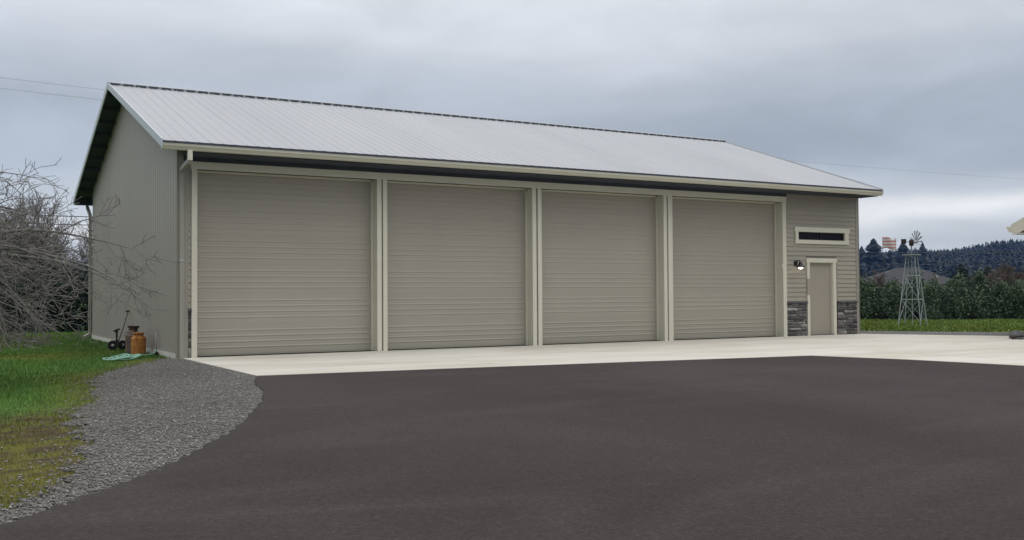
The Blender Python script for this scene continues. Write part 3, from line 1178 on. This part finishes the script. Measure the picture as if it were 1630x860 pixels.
# ------------------------------------------------------------------ leafy shrubs
def leaf_shrub(seed, rx, rz_, n, leaf, taper=.0, clumps=60):
    g = np.random.default_rng(seed)
    u = g.normal(size=(clumps, 3))
    u /= np.linalg.norm(u, axis=1)[:, None]
    rad = g.random(clumps) ** .35
    c = u * rad[:, None]
    c[:, 2] = c[:, 2] * .5 + .47
    c[: clumps // 4, 2] *= .35
    wid = 1 - taper * c[:, 2] ** 1.4
    c[:, 0] *= wid
    c[:, 1] *= wid
    idx = g.integers(0, clumps, n)
    p = c[idx] + g.normal(size=(n, 3)) * np.array([.13, .13, .10])
    p[:, 2] = np.clip(p[:, 2], .0, None)
    p *= np.array([rx, rx, rz_])
    a = g.normal(size=(n, 3))
    a[:, 2] += .5
    a /= np.linalg.norm(a, axis=1)[:, None]
    b = np.cross(a, g.normal(size=(n, 3)))
    b /= np.linalg.norm(b, axis=1)[:, None]
    s = leaf * g.uniform(.6, 1.3, (n, 1))
    v = np.stack([p - b * s * .4, p + a * s * .5 - b * 0, p + b * s * .4 + a * s * .1, p - a * s * .5], 1)
    return np_mesh('foliage', v.reshape(-1, 3), np.arange(n * 4), 4)


def stems(seed, h, r_, n=7):
    rg_ = random.Random(seed)
    mb = MB()
    for k in range(n):
        a = rg_.uniform(0, 6.28)
        d = Vector((math.cos(a) * r_ * .7, math.sin(a) * r_ * .7, h * rg_.uniform(.6, .95)))
        mb.tube([(math.cos(a) * .04, math.sin(a) * .04, -.05), d * .5 + Vector((0, 0, .03)), d], [.025, .015, .006], 5)
    return mb.mesh('stem')


hm = [leaf_shrub(40 + k, .66, 1.66, 5200, .085, .55) for k in range(4)]
hs = stems(9, 1.5, .5)
for m_ in hm:
    m_.materials.append(M['hedge'])
hs.materials.append(M['trunk'])
P0, P1 = Vector((32.2, 11.9)), Vector((38.3, 6.2))
rg = random.Random(12)
NH = 10
ORD = ['first', 'second', 'third', 'fourth', 'fifth', 'sixth', 'seventh', 'eighth', 'ninth', 'tenth', 'eleventh', 'twelfth']
for row in (0, 1):
    for k in range(-1, NH + 1):
        t = (k + .5 * row) / (NH - 1)
        p = P0.lerp(P1, t) + Vector((.62, .66)) * 1.05 * row
        root = empty('hedge_shrub', (p.x + rg.uniform(-.12, .12), p.y + rg.uniform(-.12, .12), -.03), rg.uniform(0, 6.28))
        s = rg.uniform(.84, 1.14)
        root.scale = (s * rg.uniform(.92, 1.08), s * rg.uniform(.92, 1.08), s * (1.06 if row else 1))
        if 0 <= k < NH:
            lab = 'dark green shrub, %s from the garage corner in the %s hedge row' % (ORD[k], ('front', 'back')[row])
        else:
            lab = ('front', 'back')[row] + ' row hedge shrub ' + ('hidden behind the garage' if k < 0 else 'beyond the right edge')
        tag(root, lab, 'shrub', 'shrubs in the hedge rows')
        link('foliage', hm[(k + row) % 4], None, root)
        link('stem', hs, None, root)

# dark thicket behind the left lawn
tm = [leaf_shrub(60 + k, 1.15, 2.5, 5200, .12, .25, 80) for k in range(3)]
for m_ in tm:
    m_.materials.append(M['thicket'])
ts = stems(19, 2.2, .9, 8)
ts.materials.append(M['trunk'])
for k in range(7):
    root = empty('evergreen_bush', (-4.6 + k * 1.2 + rg.uniform(-.2, .2), 19.6 - k * .17 + rg.uniform(-.3, .3), -.03), rg.uniform(0, 6.28))
    s = rg.uniform(.85, 1.1)
    root.scale = (s, s, s * rg.uniform(.9, 1.05))
    tag(root, 'dark evergreen bush in the left thicket, %s from the left' % ORD[k], 'shrub', 'evergreen bushes of the thicket')
    link('foliage', tm[k % 3], None, root)
    link('stem', ts, None, root)
cfgB = dict(levels=3, count=(10, 6, 4), len=(1.3, .8, .45), seg=(5, 4, 3), droop=(-.03, -.02, -.01), up=(.7, .6, .5), wander=.16, rmin=.007, rmax=(.03, .016, .009), start=.1)


def upright(rg_, n, l0, l1):
    return [(rg_.uniform(0, 6.28), R(rg_.uniform(30, 82)), rg_.uniform(l0, l1), -.02) for _ in range(n)]


protoB = []
for k in range(2):
    protoB.append(bare_tree('bare_thicket_tree', (-4.4 + k * 1.3, 21.2, -.03), .6, upright(random.Random(70 + k), 9, 2.6, 3.5), cfgB, M['twig'],
                            'leafless twiggy tree above the left thicket, %s from the left' % ORD[k], 'tree', 'leafless trees of the thicket', 80 + k, .09))
for k in range(2, 7):
    c = copy_tree(protoB[k % 2])
    c['label'] = 'leafless twiggy tree above the left thicket, %s from the left' % ORD[k]
    c.location = (-4.4 + k * 1.3 + rg.uniform(-.3, .3), 21.4 - k * .15 + rg.uniform(-.5, .5), -.03)
    c.rotation_euler.z = rg.uniform(0, 6.28)
    c.scale = (1, 1, rg.uniform(.85, 1.12))

# ------------------------------------------------------------------ windmill on the right lawn
wm = tag(empty('garden_windmill', (27.75, 4.75, -.03), R(22)), 'grey lattice garden windmill standing on the right lawn', 'windmill')
HW, BW, TW = 2.62, .41, .15


def wpt(k, t):
    sx, sy = ((-1, -1), (1, -1), (1, 1), (-1, 1))[k]
    w = BW + (TW - BW) * t
    return Vector((sx * w, sy * w, HW * t))


M['galv'] = painted('galvanised_windmill_steel', (.27, .30, .31), .5, .1)
for k in range(4):
    build('leg', MB().bar(wpt(k, 0), wpt(k, 1.0), .028), M['galv'], wm)
for t in (.37, .71):
    for k in range(4):
        build('girt', MB().bar(wpt(k, t), wpt((k + 1) % 4, t), .022, .036), M['galv'], wm)
for ta, tb in ((0.04, .37), (.37, .71)):
    for k in range(4):
        a, b = wpt(k, ta), wpt((k + 1) % 4, tb)
        c, d = wpt((k + 1) % 4, ta), wpt(k, tb)
        build('brace', MB().bar(a, b, .014), M['galv'], wm)
        build('brace', MB().bar(c, d, .014), M['galv'], wm)
build('platform', MB().box(-.27, .27, -.27, .27, HW, HW + .035), M['galv'], wm)
build('mast', MB().tube([(0, 0, HW + .03), (0, 0, HW + .55)], .03, 8), M['galv'], wm, True)
hd = build('gearbox', MB().lathe([(0, 0), (.075, 0), (.085, .06), (.085, .2), (.05, .24), (0, .25)], 12, (0, 0, HW + .36)), M['iron'], wm, True)
build('pump_rod', MB().tube([(0, 0, 0), (0, 0, HW)], .012, 6), M['galv'], wm)
wh = build('wheel', MB().tube([(.0, 0, 0), (.16, 0, 0)], .045, 10), M['steel'], wm, True)
for k in range(14):
    a = k * 2 * math.pi / 14
    c_, s_ = math.cos(a), math.sin(a)
    vs = []
    for r_, w_ in ((.07, .010), (.44, .026)):
        for sgn in (-1, 1):
            for th in (0, .006):
                vs.append((.10 + sgn * w_ * .5 + th, c_ * r_ - s_ * sgn * w_, s_ * r_ + c_ * sgn * w_))
    build('blade', MB().add(vs, [(0, 2, 6, 4), (1, 5, 7, 3), (0, 1, 3, 2), (4, 6, 7, 5), (0, 4, 5, 1), (2, 3, 7, 6)]), M['galv'], wh)
wh.location = (.06, -.06, HW + .5)
wh.rotation_euler = (0, 0, R(-44))
tl = build('tail', MB().bar((-.05, 0, .0), (-.24, 0, .02), .018).prism_z([(-.18, -.005), (-.36, -.005), (-.36, .005), (-.18, .005)], -.06, .12), M['iron'], wm)
tl.location = (0, 0, HW + .5)
tl.rotation_euler = (0, 0, R(-70))

# ------------------------------------------------------------------ flag
M['flag'] = None
fm = Mt('striped_flag_cloth', .8)
tcn = fm.n('ShaderNodeTexCoord')
sx_ = fm.n('ShaderNodeSeparateXYZ')
fm.l(tcn.outputs['Object'], sx_.inputs[0])
mm_ = fm.n('ShaderNodeMath', operation='MULTIPLY')
mm_.inputs[1].default_value = 7 / .70 / 2
fm.l(sx_.outputs['Z'], mm_.inputs[0])
fr = fm.n('ShaderNodeMath', operation='FRACT')
fm.l(mm_.outputs[0], fr.inputs[0])
fm.col(fm.ramp(fr.outputs[0], [(0, (.40, .16, .15)), (.5, (.46, .47, .48))], 'CONSTANT'))
fl = tag(empty('flag', (53.3, 27.2, -.03), R(-30)), 'red and white striped flag flying above the hedge near the far firs', 'flag')
build('pole', MB().tube([(0, 0, 0), (0, 0, 5.12)], [.02, .012], 8), M['trunk'], fl, True)
vs, fs = [], []
for a in range(13):
    for b in range(8):
        t = a / 12
        vs.append((.02 + t * .84, .10 * t * math.sin(t * 7 + b * .25), .70 * b / 7 + .07 * math.sin(t * 6.5) - .05 * t))
for a in range(12):
    for b in range(7):
        i0 = a * 8 + b
        fs.append((i0, i0 + 8, i0 + 9, i0 + 1))
cloth = build('cloth', MB().add(vs, fs), fm.m, fl, True)
cloth.location = (0, 0, 4.28)
cloth.scale = (1.15, 1, 1.12)
sol = cloth.modifiers.new('thick', 'SOLIDIFY')
sol.thickness = .006

# ------------------------------------------------------------------ house roof far behind the hedge
M['shingle'] = painted('grey_roof_shingles', (.034, .033, .037), .85, .18, 2)
M['house_wall'] = painted('beige_house_wall', (.32, .30, .27), .8, .06)
hs_ = tag(empty('far_house', (104.9, 66.6, -.03), R(-30)), 'low house with broad grey shingle roof behind the hedge', 'house')
build('wall', MB().box(-4.4, 4.4, -3.2, 3.2, 0, 2.3), M['house_wall'], hs_)
rv = [(-6.6, -3.9, 2.2), (6.4, -3.9, 2.2), (6.4, 3.9, 2.2), (-6.6, 3.9, 2.2), (-.9, 0, 4.40), (1.9, 0, 4.40)]
build('roof', MB().add(rv, [(0, 1, 5, 4), (1, 2, 5), (2, 3, 4, 5), (3, 0, 4), (3, 2, 1, 0)]), M['shingle'], hs_)
for x in (-2.6, .4, 2.8):
    w_ = build('window', MB().box(x - .5, x + .5, -3.23, -3.2, .9, 1.9), M['glass'], hs_)
    build('frame', MB().box(x - .57, x + .57, -3.26, -3.231, 1.9, 1.97).box(x - .57, x + .57, -3.26, -3.231, .83, .9), M['cream'], w_)
build('vent', MB().box(3.3, 3.45, -2.3, -2.15, 2.9, 3.35), M['foundation'], hs_)

# neighbouring house: only the end of its eave reaches into view
ex, ey, ez = 20.95, -3.78, 3.02
nb = tag(empty('neighbour_house', (ex, ey, 0)), 'cream eave end of the neighbouring house at the right edge', 'house')
build('wall', MB().box(.55, 12, -9.4, -.55, 0, 2.75), M['taupe_siding'], nb)
gb = [(-.55, 2.75), (-9.4, 2.75), (-4.975, 4.75)]
build('gable_wall', MB().prism_x(gb, .552, 11.9), M['taupe_siding'], nb)
rv = MB()
for s in (0, 1):
    def Y2(y):
        return y if s == 0 else -9.95 - y
    vs = [(x, Y2(y), z) for x in (.04, 12.4) for y, z in ((0.04, 2.93), (-4.975, 5.36), (-4.975, 5.28), (0.04, 2.85))]
    rv.add(vs, [(0, 1, 5, 4), (1, 2, 6, 5), (2, 3, 7, 6), (3, 0, 4, 7), (0, 3, 2, 1), (4, 5, 6, 7)])
build('roof', rv, M['shingle'], nb)
for s in (0, 1):
    def Y3(y):
        return y if s == 0 else -9.95 - y
    vs = [(x, Y3(y), z) for x in (0, .035) for y, z in ((.02, 3.0), (-4.975, 5.42), (-4.975, 5.1), (-.12, 2.73), (.02, 2.80))]
    build('barge_board', MB().add(vs, [(0, 1, 6, 5), (1, 2, 7, 6), (2, 3, 8, 7), (3, 4, 9, 8), (4, 0, 5, 9), (0, 4, 3, 2, 1), (5, 6, 7, 8, 9)]), M['cream'], nb)
    build('soffit', MB().box(.036, 12.3, min(Y3(.0), Y3(-.54)), max(Y3(.0), Y3(-.54)), 2.74, 2.76), M['cream'], nb)
    g2 = MB().prism_x([(Y3(.02 + -y), 2.80 + z * 1.4) for y, z in kp], -.01, 12.4)
    build('gutter', g2, M['cream'], nb)

# planting bed with rocks beside the neighbouring house
bed = [(19.5, -4.75), (19.9, -4.35), (20.6, -4.05), (21.4, -3.95), (21.45, -9), (20.7, -9), (20.2, -6.5), (19.6, -5.3)]
bd_ = sheet('planting_bed', bed, .05, M['gravel'], None, .06)
tag(bd_, kind='structure')
rmesh = []
for k in range(4):
    g = np.random.default_rng(300 + k)
    import bmesh
    bm = bmesh.new()
    bmesh.ops.create_icosphere(bm, subdivisions=2, radius=1)
    for v in bm.verts:
        v.co *= 1 + .28 * (g.random() - .5)
        v.co.z *= .65
    me = bpy.data.meshes.new('rock')
    bm.to_mesh(me)
    bm.free()
    me.materials.append(M['ledge'])
    rmesh.append(me)
for k, (x, y, sz) in enumerate(((19.62, -4.72, .13), (19.95, -4.62, .10), (20.3, -4.3, .14), (20.75, -4.2, .11))):
    o = link('rock', rmesh[k], None)
    o.location = (x, y, .05 + sz * .3)
    o.scale = (sz * 1.5, sz, sz)
    o.rotation_euler = (0, 0, k * 1.3)
    tag(o, 'small dark rock edging the planting bed at right, %s from the left' % ORD[k], 'rock', 'rocks edging the planting bed')

# ------------------------------------------------------------------ conifers, hill and wood
def fir_mesh(seed, n, h=1.0, w=.22, name='crown'):
    g = np.random.default_rng(seed)
    t = g.random(n) ** .8
    a = g.random(n) * 2 * np.pi
    prof = (1 - t) ** .6 * w * (1 + .25 * np.sin(t * 40 + seed)) + .012
    ln = prof * g.uniform(.6, 1.15, n)
    z0 = .06 + t * .94
    dx, dy = np.cos(a), np.sin(a)
    base = np.stack([dx * ln * .05, dy * ln * .05, z0 + .02], -1)
    tip = np.stack([dx * ln, dy * ln, z0 - ln * .35], -1)
    sd = np.stack([-dy, dx, 0 * a], -1) * (ln * .42 + .006)[:, None]
    midp = base * .45 + tip * .55
    v = np.stack([base, midp + sd, tip, midp - sd + np.array([0, 0, -.01])], 1)
    v[:, :, 2] = np.clip(v[:, :, 2], .01, None)
    return v * h


def fir_tree(seed, n, w):
    v = fir_mesh(seed, n, 1.0, w)
    me = np_mesh('crown', v.reshape(-1, 3), np.arange(len(v) * 4), 4)
    me.materials.append(M['fir'])
    tk = MB().tube([(0, 0, -.02), (0, 0, .5), (0, 0, .98)], [.016, .01, .002], 6).mesh('trunk')
    tk.materials.append(M['trunk'])
    return me, tk


firs = [fir_tree(500 + k, 1100, (.28, .34, .26)[k]) for k in range(3)]


def polar(px, d):           # bearing of a picture column turned into a place on the plain, metres away
    dirv = fw + rt * ((px - 815) / 1598.5)
    return CX + dirv.x * d, CY + dirv.y * d


FIR = [(1372, 610, 29, 'tall fir at the left end of the far fir group, beside the garage corner'),
       (1391, 600, 33, 'broad tall fir left of the flag, highest of the far fir group'),
       (1417, 620, 27, 'far fir standing right behind the striped flag'),
       (1438, 600, 31.5, 'tall fir between the flag and the windmill'),
       (1469, 590, 30, 'narrow tall fir just right of the windmill head'),
       (1482, 640, 26, 'smaller fir right of the windmill, before the wooded hill')]
for k, (px, d, h, lab) in enumerate(FIR):
    x, y = polar(px, d)
    root = tag(empty('fir_tree', (x, y, 0), rg.uniform(0, 6)), lab, 'tree', 'far firs before the hill')
    wv = (1.0, 1.25, 1.3, 1.05, .75, .9)[k]
    root.scale = (h * wv, h * wv, h)
    link('crown', firs[k % 3][0], None, root)
    link('trunk', firs[k % 3][1], None, root)
MIDF = [(1531, 92, 3.75, 'small conifer behind the hedge, just left of the hill wood centre'), (1574, 88, 3.45, 'small dark conifer rising behind the right part of the hedge')]
for k, (px, d, h, lab) in enumerate(MIDF):
    x, y = polar(px, d)
    root = tag(empty('conifer', (x, y, 0), rg.uniform(0, 6)), lab, 'tree', 'small conifers behind the hedge')
    root.scale = (h * 1.6, h * 1.6, h)
    link('crown', firs[k % 3][0], None, root)
    link('trunk', firs[k % 3][1], None, root)
cfgC = dict(levels=3, count=(9, 6, 4), len=(.9, .6, .35), seg=(5, 4, 3), droop=(-.03, -.02, -.01), up=(.7, .6, .5), wander=.16, rmin=.012, rmax=(.03, .02, .014), start=.1)
bt0 = None
for k, (px, d, s, lab) in enumerate([(1612, 62, 1.0, 'reddish leafless tree behind the hedge at the right edge'),
                                     (1590, 66, .85, 'second reddish leafless tree behind the hedge, left of the rightmost one'),
                                     (1381, 62, .82, 'brownish leafless tree behind the hedge next to the garage corner')]):
    x, y = polar(px, d)
    if bt0 is None:
        bt0 = c = bare_tree('bare_tree', (x, y, -.03), .5, upright(random.Random(90), 11, 1.7, 2.3), cfgC, M['redtwig'], lab, 'tree', 'leafless trees behind the hedge', 91, .07)
    else:
        c = copy_tree(bt0)
        c.location = (x, y, -.03)
        c['label'] = lab
    c.rotation_euler.z = rg.uniform(0, 6)
    c.scale = (s * 1.1, s * 1.1, s)

# hill terrain
azs = np.radians(np.arange(-40, 125, 1.5))
rads = np.array([380, 450, 520, 600, 680, 760, 840, 920, 1000, 1080, 1160, 1260, 1400, 1600, 1900])


def hill_h(az, r_):
    d = np.degrees(az)
    top = 20 + np.clip((d - 48) * 1.7, 0, 14) + 3 * np.sin(d * .55) + 1.5 * np.sin(d * 1.7 + 1)
    t = np.clip((r_ - 520) / 600, 0, 1)
    s_ = t * t * (3 - 2 * t)
    return top * s_ * np.clip(1 - (r_ - 1300) / 600, 0, 1) - .3


A, B = np.meshgrid(azs, rads, indexing='ij')
hv = np.stack([CX + np.sin(A) * B, CY + np.cos(A) * B, hill_h(A, B)], -1).reshape(-1, 3)
na, nb_ = len(azs), len(rads)
i, j = np.meshgrid(np.arange(na - 1), np.arange(nb_ - 1), indexing='ij')
q = np.stack([i * nb_ + j, i * nb_ + j + 1, (i + 1) * nb_ + j + 1, (i + 1) * nb_ + j], -1).reshape(-1)
M['hill'] = painted('hill_undergrowth', (.02, .03, .02), .95, .3, .05)
hmz = np_mesh('hill', hv, q, 4)
hmz.polygons.foreach_set('use_smooth', [True] * len(hmz.polygons))
tag(link('hill', hmz, M['hill']), kind='structure')
g = np.random.default_rng(77)
parts = []
base = [fir_mesh(600 + k, 80, 1.0, .30) for k in range(6)]
# the wood covers the hill; denser towards the part in view
for (a0, a1, cnt) in ((44, 66, 5200), (-38, 44, 1500), (66, 122, 900)):
    az = np.radians(g.uniform(a0, a1, cnt))
    r_ = np.sqrt(g.uniform(560 ** 2, 1230 ** 2, cnt))
    h = g.uniform(11, 19, cnt)
    for k in range(cnt):
        v = base[k % 6].copy()
        s = h[k]
        c_, s_ = math.cos(k * 1.7), math.sin(k * 1.7)
        v = v @ np.array([[c_, s_, 0], [-s_, c_, 0], [0, 0, 1]])
        v = v * np.array([s * 1.15, s * 1.15, s]) + np.array([CX + math.sin(az[k]) * r_[k], CY + math.cos(az[k]) * r_[k], float(hill_h(az[k], r_[k]))])
        parts.append(v)
V = np.concatenate(parts).reshape(-1, 3)
wood = link('hill_wood', np_mesh('hill_wood', V, np.arange(len(V)), 4), M['fir'])
tag(wood, 'dark blue-green conifer wood covering the far hill', 'wood', kind='stuff')

# ------------------------------------------------------------------ overhead wires
def pole(x, y, h, lab):
    p = tag(empty('utility_pole', (x, y, -.03), R(30)), lab, 'pole', 'utility poles')
    build('shaft', MB().tube([(0, 0, 0), (0, 0, h)], [.14, .10], 8), M['wood_pole'], p, True)
    build('crossarm', MB().box(-.9, .9, -.05, .05, h - .55, h - .43), M['wood_pole'], p)


def wire(a, b, sag, r_, lab):
    a, b = Vector(a), Vector(b)
    pts = []
    for k in range(33):
        t = k / 32
        p = a.lerp(b, t)
        p.z -= sag * 4 * t * (1 - t)
        pts.append(p)
    tag(build('power_line', MB().tube(pts, r_, 4), M['wire' if r_ > .01 else 'wire_thin']), lab, 'wire', 'overhead wires')


wire((-22, 20.5, 10.3), (14, 23.6, 9.6), .35, .006, 'faint upper overhead wire left of the garage roof peak')
wire((-22, 20.5, 9.95), (14, 23.6, 9.15), .35, .006, 'faint lower overhead wire left of the garage roof peak')
wire((14, 23.6, 9.6), (92, 20.5, 9.5), .6, .006, 'faint overhead wire high over the right lawn')
wire((-25, 64, 7.95), (34, 52, 7.1), .5, .03, 'upper dark wire between the bare tree and garage back corner')
wire((-25, 64, 7.35), (34, 52, 6.5), .5, .03, 'lower dark wire between the bare tree and garage back corner')
wire((40, 110, 7.5), (200, 53, 7.6), .4, .045, 'dark overhead wire crossing in front of the wooded hill')
pole(14, 23.7, 9.9, 'utility pole standing behind the garage')
pole(34, 52.2, 7.4, 'shorter utility pole standing behind the garage')

# ------------------------------------------------------------------ gravel stones and grass (uncountable)
def scatter_frustum(n, x0, x1, y0, y1, power):
    g_ = np.random.default_rng(int(n))
    x, y = g_.uniform(x0, x1, n * 3), g_.uniform(y0, y1, n * 3)
    d = np.hypot(x - CX, y - CY)
    keep = g_.random(n * 3) < np.clip((6.0 / d) ** power, 0, 1)
    return x[keep][:n], y[keep][:n], d[keep][:n]


ico = MB()
g0 = (1 + 5 ** .5) / 2
octv = np.array([(1, 0, 0), (-1, 0, 0), (0, 1, 0), (0, -1, 0), (0, 0, 1), (0, 0, -1)], float)
octf = np.array([(0, 2, 4), (2, 1, 4), (1, 3, 4), (3, 0, 4), (2, 0, 5), (1, 2, 5), (3, 1, 5), (0, 3, 5)])


def stones(name, poly_in, x0, x1, y0, y1, n, smin, smax, power, label, spill=None):
    g_ = np.random.default_rng(n + 5)
    x, y, d = scatter_frustum(n, x0, x1, y0, y1, power)
    ok = inpoly(x, y, poly_in)
    if spill is not None:
        de = segdist(x, y, spill[::2])
        ok &= (g_.random(len(x)) < np.clip(.35 + de / .35, 0, 1))
    if spill is not None:
        dist = segdist(x, y, spill[::2])
        ok |= (dist < .9) & (g_.random(len(x)) < np.exp(-dist / .2) * .45)
        ok &= ~inpoly(x, y, AP_IN)
    x, y, d = x[ok], y[ok], d[ok]
    k = len(x)
    s = smin + (smax - smin) * g_.random(k) ** 2.6
    v = octv[None] * (1 + .45 * (g_.random((k, 6, 3)) - .5))
    an = g_.random(k) * 6.28
    ca, sa = np.cos(an), np.sin(an)
    vx = v[..., 0] * ca[:, None] - v[..., 1] * sa[:, None]
    vy = v[..., 0] * sa[:, None] + v[..., 1] * ca[:, None]
    asp = g_.uniform(.7, 1.4, (k, 1))
    V_ = np.stack([x[:, None] + vx * s[:, None] * asp, y[:, None] + vy * s[:, None] / asp, -.012 + (v[..., 2] * .62 + .25) * s[:, None]], -1)
    base_ = g_.choice(5, k, p=[.32, .36, .18, .08, .06])
    pal = np.array([(.115, .111, .103), (.165, .158, .147), (.21, .20, .186), (.17, .148, .122), (.30, .29, .27)])
    big = fbm(x, y, .8, 31)
    colr = pal[base_] * g_.uniform(.75, 1.2, (k, 1)) * (.8 + .4 * big)[:, None]
    colv = np.repeat(colr, 6, 0)
    F = (octf[None] + (np.arange(k) * 6)[:, None, None]).reshape(-1)
    tag(link(name, np_mesh(name, V_.reshape(-1, 3), F, 3, colv), M['stones']), label, 'gravel', kind='stuff')


AP_IN = [(x + .05, y) for x, y in ASPH_EDGE] + [(-20, -26), (-30, -50), (60, -50), (60, -9), (11.4, -9), (5, -5)]
gp_in = [(.08, .02), (.08, -5.17)] + [(x - .02, y + .01) for x, y in ASPH_EDGE] + GRASS_EDGE[::-1]
stones('gravel_stones', gp_in, -6.5, .3, -16, .6, 150000, .0055, .0155, 1.0, 'loose grey crushed gravel between lawn and asphalt drive', GRASS_EDGE)


def grass(name, x0, x1, y0, y1, n, h0, h1, wd, power, label, reject):
    g_ = np.random.default_rng(n + 9)
    x, y, d = scatter_frustum(n, x0, x1, y0, y1, power)
    ok = reject(x, y)
    x, y, d = x[ok], y[ok], d[ok]
    t_, moss, soil = lawn_tint(x, y)
    ok = g_.random(len(x)) > soil * .85
    x, y, d, t_, moss = x[ok], y[ok], d[ok], t_[ok], moss[ok]
    k = len(x)
    h = g_.uniform(h0, h1, k) * (1 - .45 * moss) * (.6 + .8 * fbm(x, y, 1.1, 41))
    an = g_.random(k) * 6.28
    w = wd * g_.uniform(.7, 1.3, k) * np.clip(d / 12, .8, 2.6)
    ln = g_.random(k) * 6.28
    lean = h * g_.uniform(.2, 1.0, k)
    z0 = np.full(k, -.04)
    a = np.stack([x + np.cos(an) * w, y + np.sin(an) * w, z0], -1)
    b = np.stack([x - np.cos(an) * w, y - np.sin(an) * w, z0], -1)
    c = np.stack([x + np.cos(ln) * lean, y + np.sin(ln) * lean, z0 + .015 + h], -1)
    V_ = np.stack([a, b, c], 1).reshape(-1, 3)
    cv = np.clip(t_ * g_.uniform(.7, 1.45, (k, 1)) * (1 + (g_.random((k, 1)) < .04) * .8), 0, 1)
    tag(link(name, np_mesh(name, V_, np.arange(k * 3), 3, np.repeat(cv, 3, 0)), M['blades']), label, 'grass', kind='stuff')


def rejL(x, y):
    d = segdist(x, y, GRASS_EDGE[::2])
    ing = inpoly(x, y, gp_in)
    g_ = np.random.default_rng(3)
    ok = ~ing | (g_.random(len(x)) < np.exp(-d / .22) * .6)
    ok &= ~inpoly(x, y, AP_IN)
    ok &= ~((x > -.03) & (y > -.05) & (y < Wd + .03))
    ok &= ~((x > .05) & (y < 0))
    ok &= segdist(x, y, ASPH_EDGE[::2]) > .16
    return ok


grass('lawn_grass', -9, 3.2, -16.5, 21, 330000, .025, .055, .0035, .75, 'short mossy green lawn grass left of the garage', rejL)


def rejR(x, y):
    return ~inpoly(x, y, gp2) & ((x - 19.4) * .55 + (y - 1.2) * .8 > .6)


grass('right_lawn_grass', 19, 44, -6, 16, 60000, .03, .06, .012, .1, 'bright green lawn strip beyond the concrete on the right', rejR)

# ------------------------------------------------------------------ haze in the air
hz_m = bpy.data.materials.new('thin_blue_haze')
hz_m.use_nodes = True
ht = hz_m.node_tree
ht.nodes.clear()
pvn = ht.nodes.new('ShaderNodeVolumePrincipled')
pvn.inputs['Color'].default_value = (.22, .43, .92, 1)
pvn.inputs['Density'].default_value = .00012
ho = ht.nodes.new('ShaderNodeOutputMaterial')
ht.links.new(pvn.outputs[0], ho.inputs['Volume'])
hzb = build('haze', MB().box(-3800, 3800, -3800, 3800, -1.5, 75), hz_m)
tag(hzb, kind='stuff')
print('tris', sum(len(o.data.loop_triangles) if o.type == 'MESH' else 0 for o in bpy.data.objects))
